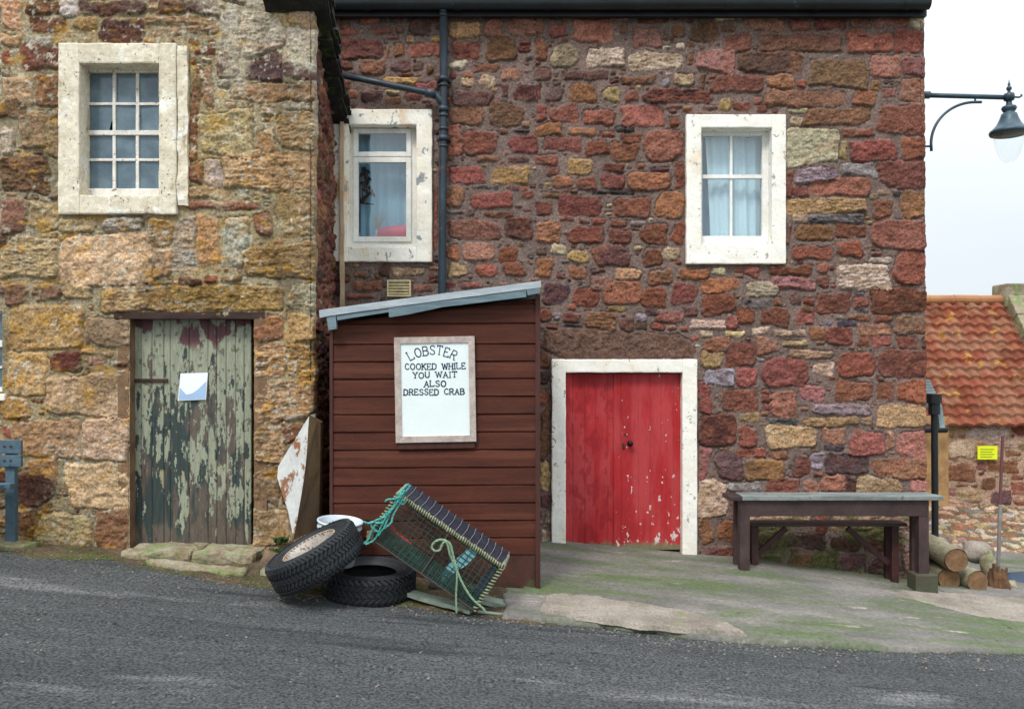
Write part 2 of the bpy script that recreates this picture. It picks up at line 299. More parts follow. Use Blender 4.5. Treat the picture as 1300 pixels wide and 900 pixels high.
# ------------------------------------------------------------------ numpy noise
def vnoise(x, y, seed):
    rng = np.random.RandomState(seed); T = rng.rand(256, 256).astype(np.float32)
    xi = np.floor(x).astype(int); yi = np.floor(y).astype(int); fx = x-xi; fy = y-yi
    fx = fx*fx*(3-2*fx); fy = fy*fy*(3-2*fy)
    a = T[yi & 255, xi & 255]; b = T[yi & 255, (xi+1) & 255]; c = T[(yi+1) & 255, xi & 255]; d = T[(yi+1) & 255, (xi+1) & 255]
    return (a*(1-fx)+b*fx)*(1-fy)+(c*(1-fx)+d*fx)*fy
def fbm(x, y, sx, sy, seed, oct=4, ro=.55):
    t = 0; a = 1; n = 0
    for o in range(oct):
        t = t+a*vnoise(x*sx*2**o+o*13.7, y*sy*2**o+o*7.3, seed+o); n += a; a *= ro
    return t/n
def sstep(a, b, x):
    t = np.clip((x-a)/(b-a), 0, 1); return t*t*(3-2*t)

PAL = {k: np.array(S(*v)) for k, v in dict(r=(152, 80, 52), d=(118, 64, 46), m=(106, 74, 68), p=(166, 110, 84), o=(158, 98, 54), b=(112, 76, 48), y=(182, 142, 66),
    c=(198, 176, 134), g=(146, 134, 138), k=(66, 62, 66), t=(172, 136, 94), s=(184, 144, 90), w=(184, 178, 164), B=(140, 96, 62), Y=(174, 134, 74), h=(206, 170, 122), x=(94, 60, 50)).items()}

def _ds(c, k=.30):
    l = c.mean(); return (c*(1-k)+l*k)*np.array([.95, .89, .83])
PAL = {k: _ds(c) for k, c in PAL.items()}

def stone_field(u0, u1, z0, z1, res, stones, fill_pal, mortar, seed, holes=(), sizes=None, gap=.012, rough=1.0, lam_all=.0, lich=None, shrink=.0):
    nx = int((u1-u0)/res)+1; nz = int((z1-z0)/res)+1
    U, Z = np.meshgrid(np.linspace(u0, u1, nx), np.linspace(z0, z1, nz))
    rng = np.random.RandomState(seed)
    wx = (fbm(U, Z, 7, 7, seed+1, 3)-.5)*.07+(fbm(U, Z, 34, 34, seed+2, 2)-.5)*.018
    wz = (fbm(U, Z, 7, 7, seed+5, 3)-.5)*.06+(fbm(U, Z, 34, 34, seed+6, 2)-.5)*.018
    D = np.full(U.shape, .05); ID = np.full(U.shape, -1, int); info = []
    def win(cx, cz, hx, hz, pad=.05):
        i0 = max(0, int((cx-hx-pad-u0)/res)); i1 = min(nx, int((cx+hx+pad-u0)/res)+2); j0 = max(0, int((cz-hz-pad-z0)/res)); j1 = min(nz, int((cz+hz+pad-z0)/res)+2)
        return slice(j0, j1), slice(i0, i1)
    occ = np.zeros(U.shape, bool)
    for (a, b, c_, d_) in holes: occ |= (U > a) & (U < b) & (Z > c_) & (Z < d_)
    def put(cx, cz, hx, hz, code, lam, traced):
        sl = win(cx, cz, hx, hz)
        if U[sl].size == 0: return False
        r0 = min(hx, hz); rr = r0*(rng.uniform(.3, .75) if not code.isupper() and code not in 'hs' else .2)
        if traced: ang = rng.normal(0, .03)
        else: ang = rng.normal(0, .09)
        sh = rng.normal(0, .08)
        x = U[sl]-cx+wx[sl]*min(1, r0/.06); z = Z[sl]-cz+wz[sl]*min(1, r0/.06)
        x2 = x*math.cos(ang)+z*math.sin(ang)+z*sh; z2 = -x*math.sin(ang)+z*math.cos(ang)
        tp = rng.normal(0, .12); z2 = z2*(1+tp*np.clip(x2/max(hx, .02), -1, 1))
        qx = np.abs(x2)-hx+rr; qz = np.abs(z2)-hz+rr
        d = np.hypot(np.maximum(qx, 0), np.maximum(qz, 0))+np.minimum(np.maximum(qx, qz), 0)-rr
        for _c in range(rng.randint(0, 3)):      # broken corners: random half-plane cuts
            a_ = rng.uniform(0, 6.283); nx_, nz_ = math.cos(a_), math.sin(a_); lim = (abs(nx_)*hx+abs(nz_)*hz)*rng.uniform(.72, .95)
            d = np.maximum(d, x2*nx_+z2*nz_-lim)
        ins = d < gap*.6
        n = ins.sum()
        if n < 4: return False
        ov = (occ[sl] & ins).sum()/n
        if ov > (.35 if traced else .03): return False
        k = len(info); info.append((code, lam, cx, cz, hx, hz))
        tk = (d < 0) & (d < D[sl]) & ~(occ[sl] & (ID[sl] < 0))
        ID[sl] = np.where(tk, k, ID[sl]); D[sl] = np.minimum(D[sl], np.where(occ[sl] & (ID[sl] < 0), .05, d))
        occ[sl] |= ins
        return True
    for (cx, cz, hx, hz, cc_, ll_) in stones: put(cx, cz, hx-shrink, hz-shrink, cc_, ll_, True)
    sizes = sizes or [(.15, .08, 500), (.11, .065, 900), (.08, .05, 1500), (.055, .033, 3000), (.035, .022, 4500), (.02, .013, 5000)]
    keys = list(fill_pal.keys()); pr = np.array([fill_pal[k] for k in keys], float); pr /= pr.sum()
    for (a, b, nn) in sizes:
        cxs = rng.uniform(u0, u1, nn); czs = rng.uniform(z0, z1, nn)
        for cx, cz in zip(cxs, czs):
            i = min(nx-1, int((cx-u0)/res)); j = min(nz-1, int((cz-z0)/res))
            if occ[j, i]: continue
            put(cx, cz, a*rng.uniform(.7, 1.4), b*rng.uniform(.7, 1.3), keys[rng.choice(len(keys), p=pr)], rng.rand() < .25, False)
    K = len(info)
    hgt = rng.uniform(.007, .026, K+1)*rough; tx = rng.normal(0, .07, K+1); tz = rng.normal(0, .07, K+1)
    lam = np.array([i[1] for i in info]+[0], float); lam = np.maximum(lam, lam_all)
    jit = rng.uniform(.66, 1.28, (K+1, 1))*rng.uniform(.90, 1.10, (K+1, 3)); jit[:, 2] *= rng.uniform(.9, 1.3, K+1); jit[K] = 1
    pc = np.array([PAL[i[0]] for i in info]+[mortar])*jit
    alt = np.array([PAL[dict(r='d', d='r', m='d', p='r', o='b', b='o', y='t', c='t', g='m', k='g', t='c', s='t', w='s', B='b', Y='y', h='s', x='k')[i[0]]] for i in info]+[mortar])
    I = np.where(ID < 0, K, ID)
    cx = np.array([i[2] for i in info]+[0])[I]; cz = np.array([i[3] for i in info]+[0])[I]
    n1 = fbm(U+wx*2, Z, 16, 16, seed+11, 4); n2 = fbm(U, Z, 60, 60, seed+17, 3, .6); off = (I*7.31) % 50
    ln = fbm(U+off, Z+(n1-.5)*.06+off*.3, 5, 48, seed+23, 3, .65)      # lamination
    edge = sstep(0, .020, -D)
    H = np.where(ID >= 0, hgt[I]*(.35*sstep(0, .007, -D)+.65*edge)+edge*(tx[I]*(U-cx)+tz[I]*(Z-cz))*.5+(n1-.5)*.028*edge*rough+(n2-.5)*.008*edge, 0)
    H = H+np.where(ID >= 0, lam[I]*(np.abs(ln-.5)*2)**.7*.026*edge-lam[I]*.01*edge, 0)
    br_ = np.abs(fbm(U+off, Z-off*.7, 9, 12, seed+71, 4)-.5)*2; H = H+np.where(ID >= 0, (br_**.6-.5)*.020*edge*rough, 0)     # sharp breaks
    fc_ = np.abs(fbm(U-off, Z+off, 26, 34, seed+81, 3)-.5)*2; H = H+np.where(ID >= 0, (fc_**.7-.4)*.010*edge, 0)
    mort = (fbm(U, Z, 10, 10, seed+31, 4)-.5)*.016+(n2-.5)*.009
    crev = sstep(.42, .62, fbm(U, Z, 6, 6, seed+91, 3))*np.exp(-(D/.0075)**2)
    H = np.where(ID >= 0, np.maximum(H, -.008), mort-.004)-crev*.020
    # colour
    f = sstep(.45, .72, fbm(U+off, Z-off, 8, 11, seed+41, 4))[..., None]
    col = pc[I]*(1-f*.55)+alt[I]*f*.55
    lf = (lam[I]*sstep(.52, .66, ln))[..., None]
    sp_ = sstep(.60, .68, fbm(U, Z, 48, 40, seed+95, 3))[..., None]*.4; col = col*(1-sp_)+col*.45*sp_
    col = col*(1-.45*lf)+.45*lf*alt[I]*.8
    col = col*(.66+.68*n1[..., None])*(.80+.40*n2[..., None])
    mc = np.array(mortar)*(.72+.56*fbm(U, Z, 5, 5, seed+51, 4)[..., None])*(.7+.6*n2[..., None])
    # mortar smears over the edge of some stones
    sm = sstep(.54, .66, fbm(U, Z, 13, 13, seed+61, 4))*sstep(-.045, -.0, D)
    col = np.where((ID >= 0)[..., None], col*(1-sm[..., None]*.8)+mc*sm[..., None]*.8, mc)
    if lich is not None: col = lich(U, Z, col, n1, n2)
    return U, Z, H, col, ID

def holes_keep(U, Z, holes):
    uc = (U[:-1, :-1]+U[1:, 1:])/2; zc = (Z[:-1, :-1]+Z[1:, 1:])/2; k = np.ones(uc.shape, bool)
    for (a, b, c_, d_) in holes: k &= ~((uc > a) & (uc < b) & (zc > c_) & (zc < d_))
    return k
def traced(txt, ox, oy, s, D):
    o = []; sp = FPX/D
    for t in txt.split(','):
        q = t.split()
        if len(q) < 5: continue
        x0, y0, x1, y1 = [float(a) for a in q[:4]]
        X0 = (ox+x0/s-650)/sp; X1 = (ox+x1/s-650)/sp; Z1 = -(oy+y0/s-470)/sp; Z0 = -(oy+y1/s-470)/sp
        o.append(((X0+X1)/2, (Z0+Z1)/2, (X1-X0)/2, (Z1-Z0)/2, q[4], 1 if len(q) > 5 else 0))
    return o
def px(x, y, D): return ((x-650)*D/FPX, D, -(y-470)*D/FPX)
def rect(x0, y0, x1, y1, D):   # photo rectangle -> (X0,X1,Z0,Z1) on the plane at distance D
    s = D/FPX; return ((x0-650)*s, (x1-650)*s, -(y1-470)*s, -(y0-470)*s)

DR, DL, DS = 9.0, 7.6, 7.2      # red house wall, left house wall, shed front

def r0(x): return -1.9-.085*np.clip(x, -14, 12)
EDX = [-30, -6, -4.33, -2.9, -2.0, -1.0, .24, 1.3, 2.2, 3.0, 4.07, 5.2, 6.5, 9, 30]
EDY = [7.3, 7.3, 7.19, 7.0, 6.79, 6.62, 6.48, 6.36, 6.42, 6.52, 6.72, 6.95, 7.2, 7.6, 7.6]
def De(x): return np.interp(x, EDX, EDY)
def padz(x, y):
    t = np.clip((y-De(x))/(DR-De(x)), 0, 1.3)
    k = np.interp(x, [-2, 0, 1.1, 2.6, 4.4, 6], [.06, .085, .075, .085, .0, .0])
    return r0(x)+.032+k*np.clip(t*1.15, 0, 1)
def verz(x, y):
    t = np.clip((y-De(x))/.6, 0, 1)
    k = np.interp(x, [-6, -4.6, -2.2, -1.5, -.5, .2], [-.02, -.03, .07, .08, .07, .04])
    return r0(x)+.008+k*t

# ================================================================== GROUND
def axis(lo, hi, d, far_lo, far_hi):
    a = list(np.arange(lo, hi+1e-6, d)); st = d; x = a[-1]
    while x < far_hi: st *= 1.35; x += st; a.append(min(x, far_hi))
    st = d; x = a[0]; b = []
    while x > far_lo: st *= 1.35; x -= st; b.append(max(x, far_lo))
    return np.array(b[::-1]+a)
# wide ground sheet to the horizon
gx = axis(-12, 14, .5, -400, 400); gy = axis(-6, 18, .5, -400, 400)
X, Y = np.meshgrid(gx, gy)
grid_mesh('ground', np.stack([X, Y, r0(X)-.16-.0*Y], -1), None, mat('distant_ground', S(96, 92, 80), S(84, 92, 60), scale=.5, rough=.95, fine=.2), kind='structure')
# road: rows run from the near side up to just under the kerb line
gx = axis(-5.6, 5.8, .025, -60, 60); tv = np.linspace(0, 1, 650)**.8
X, T = np.meshgrid(gx, tv); Y = -4+(De(X)+.12+4)*T
n = fbm(X, Y, 1.3, 1.3, 3, 4)-.5; n2 = fbm(X, Y, 24, 24, 5, 3)-.5
crack = np.exp(-((Y-(5.15-.17*X+.12*(fbm(X, Y*0, 2.2, 1, 8, 4)-.5)*2))/.012)**2)*sstep(-3.6, -2.6, X)*(1-sstep(-.6, .6, X))
crack2 = np.exp(-((Y-(5.9-.10*X+.2*(fbm(X, Y*0, 1.6, 1, 9, 4)-.5)*2))/.008)**2)*sstep(-.5, .5, X)*(1-sstep(2.6, 3.2, X))*.5
grid_mesh('road', np.stack([X, Y, r0(X)+n*.03+n2*.007-crack*.035-crack2*.02], -1), None, 'asphalt', kind='structure')
# mossy soil verge in front of the left house and behind the shed
gx = axis(-5.6, .34, .016, -30, .34); tv = np.linspace(0, 1, 110)
X, T = np.meshgrid(gx, tv)
ed = De(X)-.03+(fbm(X, X*0, 3, 1, 21, 4)-.5)*.14
Y = ed+(9.05-ed)*T**1.5
Zz = verz(X, Y)+(fbm(X, Y, 5, 5, 22, 4)-.5)*.05*np.clip(T*8, 0, 1)+(fbm(X, Y, 40, 40, 25, 2)-.5)*.02*np.clip(T*8+.3, 0, 1); Zz[0] -= .04
grid_mesh('verge', np.stack([X, Y, Zz], -1), None, 'soil', kind='structure')
# concrete forecourt
gx = axis(.18, 5.6, .02, .18, 30); tv = np.linspace(0, 1, 130)
X, T = np.meshgrid(gx, tv)
ed = De(X)+(fbm(X, X*0, 2.5, 1, 31, 4)-.5)*.10+(fbm(X, X*0, 14, 1, 33, 3)-.5)*.05
far = np.where(X > 4.3, 14, 9.06); Y = ed+(far-ed)*T**1.2
X = X-(1-sstep(.18, .6, X))*(.10+.22*fbm(Y*0+1, Y, 1, 3, 36, 4)*(Y < 7.15))*1.0
Zz = padz(X, Y)+.012+(fbm(X, Y, 1.4, 1.4, 34, 4)-.5)*.03*np.clip(T*6, 0, 1)+(fbm(X, Y, 30, 30, 35, 2)-.5)*.005; Zz[0] -= .05; Zz[:, 0] -= .06
joint = np.exp(-((Y-(7.55-.02*X+.1*(fbm(X, X*0, 2, 1, 39, 3)-.5)))/.012)**2)*.01*(X < 3.6); Zz -= joint
ck_ = np.exp(-((fbm(X, Y, 1.1, .9, 38, 5)-.52)/.0045)**2)*.016; Zz -= ck_
grid_mesh('pavement', np.stack([X, Y, Zz], -1), None, 'concrete', kind='structure')
def patch(name, poly, m, h, seed, res=.02, label=None):
    P = np.array(poly); cx, cy = P.mean(0); n = 220
    ang = np.linspace(0, 2*np.pi, n, endpoint=False)
    # closed outline resampled, irregular
    L_ = np.linspace(0, len(P), n, endpoint=False); i = L_.astype(int); f = (L_-i)[:, None]; O = P[i]*(1-f)+P[(i+1) % len(P)]*f
    for _ in range(6): O = (np.roll(O, 1, 0)+O*2+np.roll(O, -1, 0))/4
    O += np.stack([fbm(O[:, 0], O[:, 1], 6, 6, seed, 4)-.5, fbm(O[:, 0], O[:, 1], 6, 6, seed+4, 4)-.5], -1)*.10
    rings = np.linspace(0, 1, 40)**.6
    XY = np.array([cx, cy])+(O[None]-np.array([cx, cy]))*rings[:, None, None]; XY = np.concatenate([XY, XY[:, :1]], 1)
    X, Y = XY[..., 0], XY[..., 1]
    Z = padz(X, Y)+.012+h*sstep(0, .06, 1-rings)[:, None]-.006+(fbm(X, Y, 1.4, 1.4, 34, 4)-.5)*.03*np.clip((np.maximum(0, Y-De(X))/(9-De(X)))**(1/1.2)*6, 0, 1)+(fbm(X, Y, 22, 22, seed+9, 3)-.5)*.014
    return grid_mesh(name, np.stack([X, Y, Z], -1), None, m, kind='structure')
patch('concrete_patch', [(.20, 6.62), (.26, 6.98), (.62, 7.06), (1.0, 6.98), (1.4, 6.84), (1.72, 6.66), (1.80, 6.42), (1.3, 6.37), (.75, 6.42)], 'slab', .040, 71)
patch('pale_pavement', [(3.5, 8.3), (4.4, 8.5), (5.6, 8.6), (6.4, 8.3), (6.0, 7.7), (4.9, 7.55), (4.2, 7.65)], 'slab', .012, 81)

# ================================================================== LEFT HOUSE
lh = thing('stone_cottage', 'weathered tan and ochre stone cottage at left with a peeling green plank door', 'house', (-4.6, DL, -1.6))
T1 = '''0 0 65 95 s,75 0 185 45 d,90 50 200 100 b,222 52 300 92 y,180 0 240 50 w,240 0 440 45 m,440 50 655 80 y l,450 82 655 105 s l,300 50 440 130 m,470 0 560 45 d,560 0 660 45 m,660 30 720 150 w,720 40 855 165 w l,780 0 860 38 s,860 20 945 80 y,855 85 945 135 w,
280 105 550 130 y,75 112 160 140 w,60 130 185 210 d,0 105 60 140 s,0 150 40 195 r,5 230 95 315 s,100 225 185 320 o,0 300 85 355 b,60 335 140 450 s,0 385 45 465 w,140 330 185 470 s,0 470 150 580 b l,575 190 600 460 b,605 195 640 310 s,650 140 720 235 d,720 170 850 245 m,850 185 945 235 m,695 248 940 305 y,
600 335 760 470 h,770 390 830 460 s,835 330 940 450 y l,670 455 940 572 s l,560 490 607 550 o,610 475 670 560 w,560 560 700 600 s,830 580 940 710 s,560 605 785 630 p,765 640 815 710 p,0 600 80 705 o,85 600 180 695 y,180 655 290 700 y,310 650 430 700 w l,0 715 175 835 s l,180 705 460 860 h,440 658 520 740 y,455 745 525 835 h,520 655 590 830 w l,590 650 660 810 s,665 650 745 805 w,700 655 748 800 o,735 735 940 835 y l,540 835 605 860 b,612 828 655 852 r,665 830 725 850 r,180 710 270 730 m,0 855 85 900 s,120 850 190 895 o,190 855 275 895 y,865 850 945 900 w l'''
T2 = '''0 0 75 58 o,110 0 180 45 o,180 0 265 45 y,290 5 475 80 Y l,478 5 812 80 Y l,820 0 900 75 w l,25 60 237 190 s,20 195 130 322 h,135 195 230 250 d,250 95 372 180 s,265 140 376 258 Y,130 258 370 378 h,0 325 88 385 y,50 375 100 403 d,40 385 232 497 s,235 385 368 505 h,0 400 35 445 r,75 500 165 560 s,190 510 368 643 h,150 500 200 620 b,45 540 155 640 m,35 640 105 720 o,270 645 364 762 p,98 660 262 760 h,105 640 150 665 b,200 650 265 700 b,
728 90 808 165 o,728 168 815 272 s l,812 88 895 170 s,815 172 895 278 s l,728 280 890 395 s l,725 398 815 515 s l,808 400 870 450 o,718 520 800 630 s,708 642 835 750 s,800 455 870 510 s,800 520 880 630 b,838 640 890 750 s,270 762 370 800 s,705 752 800 800 s,0 720 100 800 b,100 765 260 810 s'''
st = traced(T2, 0, 360, 2.251, DL)+traced(T1, 0, 0, 2.368, DL)
st = [q_[:4]+({'d': 'b', 'r': 'o'}.get(q_[4], q_[4]) if i_ % 2 else q_[4], q_[5]) for i_, q_ in enumerate(st)]
hw = rect(104, 82, 206, 248, DL); hd = rect(164, 403, 322, 720, DL); hf = rect(-60, 395, 2, 497, DL)
hs = [hw, hd, hf]
hsf = [rect(78, 57, 224, 273, DL), hd, rect(-85, 372, 8, 506, DL)]
def lichen(U, Z, col, n1, n2):
    a = sstep(.55, .75, fbm(U, Z, 3.2, 3.2, 301, 5)*.8+.3*sstep(.5, 3.3, Z)*sstep(-3.8, -1.9, U))[..., None]*.55
    wcol = np.array(S(192, 186, 170)); col = col*(1-a)+wcol*a*(.75+.5*n2[..., None])
    col = col*np.array([1.12, 1.06, .90])
    k = (sstep(.60, .66, fbm(U, Z, 30, 30, 321, 4))*sstep(.5, .62, fbm(U, Z, 2.5, 2.5, 325, 3)+.12*sstep(.8, 2.6, Z)))[..., None]*.75; col = col*(1-k)+np.array(S(196, 190, 172))*k
    gr_ = sstep(.35, .65, fbm(U, Z, 1.1, 1.1, 341, 4))[..., None]*.25; col = col*(1-gr_)+(col.mean(-1, keepdims=True)*np.array([1.05, 1.0, .88]))*gr_
    g = sstep(.5, .70, fbm(U, Z, 4, 1.6, 331, 5))[..., None]*.65; col = col*(1-g)+col*np.array([.52, .50, .47])*g
    b = sstep(.62, .72, fbm(U, Z, 5, 9, 311, 5))[..., None]*.5; col = col*(1-b)+np.array(S(186, 140, 54))*b
    return col
st = [(((cx-hx)-1.735)/2, cz, (-1.735-(cx-hx))/2, hz, a_, b_) if cx+hx > -1.815 else (cx, cz, hx, hz, a_, b_) for (cx, cz, hx, hz, a_, b_) in st]
U, Z, H, col, ID = stone_field(-8.6, -1.755, -2.0, 3.5, .01, st, dict(s=6, o=2, b=3, y=2, w=3, m=2, d=1.5, h=2), S(150, 138, 114), 11, shrink=.0, holes=hsf, gap=.004, rough=1.0, lich=lichen)
Yp = DL-H+np.maximum(0, U+1.768)*5
Xp = U+(fbm(U*0, Z, 1, 5, 77, 4)-.5)*.05*sstep(-1.86, -1.80, U)
grid_mesh('front_wall', np.stack([Xp, Yp, Z], -1), col, 'stone', lh, keep=holes_keep(U, Z, hs))
# side wall facing the shed
U, Z, H, col, ID = stone_field(7.58, 9.05, -2.0, 3.3, .012, [], dict(r=4, d=4, m=2, o=2, b=3, t=1), S(136, 96, 78), 19, gap=.006, rough=1.5,
    sizes=[(.15, .07, 500), (.09, .045, 1500), (.05, .03, 3000)])
grid_mesh('side_wall', np.stack([-1.790-.071*(U-7.6)+(H+.015)*sstep(7.58, 7.75, U)-.01, U, Z], -1), col, 'stone', lh, label='reddish rubble side wall of the cottage beside the shed')
m = MB(); m.box(-8.6, -1.95, 8.3, 11.6, -2.2, 3.2); m.box(-8.6, -8.55, 7.6, 8.3, -2.2, 3.4); m.box(-8.55, -1.95, 7.95, 8.3, 3.0, 3.4); build('light_block_core', m, 'room_shade', lh)  # added solid core against light leaks, coloured dark like an unlit room
m = MB(); m.box(-8.7, -1.96, 11.6, 11.7, -2.2, 3.0); build('back_wall', m, mat('plain_stone', S(150, 124, 96), S(120, 96, 76), scale=6, bump=.6), lh)
# roof falling to the back, with a ragged overhanging verge of mossy slates
def rz(y): return 3.30-(y-7.6)*.46
m = MB()
for (xa, xb) in ((-8.8, -1.85),):
    m.add([(xa, 7.62, rz(7.62)-.02), (xb, 7.62, rz(7.62)-.02), (xb-.1, 12, rz(12)-.02), (xa, 12, rz(12)-.02), (xa, 7.62, rz(7.62)+.1), (xb, 7.62, rz(7.62)+.1), (xb-.1, 12, rz(12)+.1), (xa, 12, rz(12)+.1)],
          [(0, 3, 2, 1), (4, 5, 6, 7), (0, 1, 5, 4), (1, 2, 6, 5), (2, 3, 7, 6), (3, 0, 4, 7)])
rf = build('roof', m, 'slate_moss', lh)
m = MB(); rg = random.Random(4)
y = 7.45
while y < 9.25:
    for layer in range(3):
        w_ = rg.uniform(.12, .2); xo = -1.775-.071*(y-7.6)+rg.uniform(.10, .17)+(.0 if layer else .02)
        zt = rz(y)+.02-layer*.045+rg.uniform(-.012, .012)
        mt = Matrix.Translation((0, y, zt)) @ Matrix.Rotation(rg.uniform(-.12, .12)-.43, 4, 'X') @ Matrix.Rotation(rg.uniform(-.06, .06), 4, 'Z')
        m.box(-2.2, xo, -w_/2-.02, w_/2+.02, -.012, .014, mt, bev=.004)
    y += rg.uniform(.07, .10)
build('verge_slates', m, 'slate_moss', rf, wob=.012, sub=.12)
m = MB(); m.box(-1.80, -1.765, 8.9, 8.985, -2.0, 2.6); build('corner_board', m, mat('cream_corner_strip', S(200, 178, 146), S(170, 140, 110), scale=5, rough=.8), lh, wob=.008, sub=.2)

def surround(D, outer, inner, front, back, m, parent, bev=.012, wob=.003, name='surround'):
    X0, X1, Z0, Z1 = rect(*outer, D); x0, x1, z0, z1 = rect(*inner, D); mb = MB()
    mb.box(X0, x0, D-front, D+back, Z0, Z1, bev=bev); mb.box(x1, X1, D-front, D+back, Z0, Z1, bev=bev)
    mb.box(x0-.004, x1+.004, D-front+.002, D+back-.002, z1, Z1-.001, bev=bev)
    if Z0 < z0-.01: mb.box(x0-.004, x1+.004, D-front+.002, D+back-.002, Z0+.001, z0, bev=bev)
    return build(name, mb, m, parent, wob=wob, sub=.07)

# left house main window: three by four small panes
win = MB(); D = DL+.13; s_ = D/DL
X0, X1, Z0, Z1 = rect(106, 84, 206, 248, DL)
Xa, Xb, Za, Zb = rect(113, 93, 204, 243, D)
win.box(X0-.02, Xa, D-.02, D+.06, Z0, Z1+.02, bev=.004); win.box(Xb, X1+.02, D-.02, D+.06, Z0, Z1+.02, bev=.004)
win.box(Xa, Xb, D-.018, D+.06, Zb, Z1+.02, bev=.004); win.box(Xa, Xb, D-.03, D+.06, Z0, Za+.02, bev=.004)
zm = px(0, 169, D)[2]; win.box(Xa, Xb, D-.012, D+.04, zm-.022, zm+.022, bev=.004)
for q in (145, 174.5): xx = px(q, 0, D)[0]; win.box(xx-.014, xx+.014, D-.004, D+.03, Za, Zb, bev=.003)
for q in (132, 203): zz = px(0, q, D)[2]; win.box(Xa, Xb, D-.002, D+.028, zz-.012, zz+.012, bev=.003)
w1 = build('window', win, 'frame_old', lh, wob=.0022, sub=.06, label='small twelve-pane sash window with flaking paint')
rg = random.Random(3)
cx_ = [Xa, px(145, 0, D)[0], px(174.5, 0, D)[0], Xb]; cz_ = [Za, px(0, 203, D)[2], zm, px(0, 132, D)[2], Zb]
for i in range(3):
    for j in range(4):
        m = MB(); t = rg.uniform(-.006, .006); a, b, c_, d_ = cx_[i]+.006, cx_[i+1]-.006, cz_[j]+.006, cz_[j+1]-.006; y = D+.016
        if (i, j) == (0, 2):     # cracked pane with a missing shard
            m.add([(a, y, c_), (b-.05, y, c_), (b-.03, y, c_+.09), (b, y, c_+.15), (b, y, d_), (a, y, d_)], [(0, 1, 2, 3, 4, 5)])
        else: m.add([(a, y+t, c_), (b, y-t, c_), (b, y-t, d_), (a, y+t, d_)], [(0, 1, 2, 3)])
        build('pane', m, 'sky_toned_pane', w1)
surround(DL, (77, 57, 226, 273), (104, 83, 204, 249), .05, .15, 'cream_worn', w1, bev=.015, wob=.006)
m = MB(); X0, X1, Z0, Z1 = rect(227, 60, 240, 262, DL); m.box(X0, X1, DL-.035, DL+.02, Z0, Z1); build('mortar_edge', m, 'cream_worn', w1, wob=.014, sub=.05)
# window cut by the left edge of the picture
X0, X1, Z0, Z1 = rect(-80, 392, 4, 500, DL); m = MB(); D = DL+.05
m.box(X0, X0+.06, D, D+.05, Z0, Z1, bev=.004); m.box(X1-.03, X1, D, D+.05, Z0, Z1, bev=.004)
m.box(X0+.06, X1-.03, D, D+.05, Z1-.04, Z1, bev=.004); m.box(X0+.06, X1-.03, D, D+.05, Z0, Z0+.06, bev=.004)
zz = px(0, 436, DL)[2]; m.box(X0+.06, X1-.03, D-.01, D+.04, zz-.03, zz+.03, bev=.004)
zz2 = px(0, 466, DL)[2]; m.box(X0+.06, X1-.03, D, D+.03, zz2-.01, zz2+.01)
w0 = build('window', m, 'frame_white', lh)
m = MB(); m.add([(X0+.05, D+.02, Z0+.04), (X1-.02, D+.02, Z0+.04), (X1-.02, D+.02, Z1-.03), (X0+.05, D+.02, Z1-.03)], [(0, 1, 2, 3)]); build('pane', m, 'sky_toned_pane', w0)
m = MB(); m.box(X0-.05, X1+.03, DL-.03, DL+.12, Z0-.06, Z0, bev=.01); build('sill', m, 'white_worn', w0)

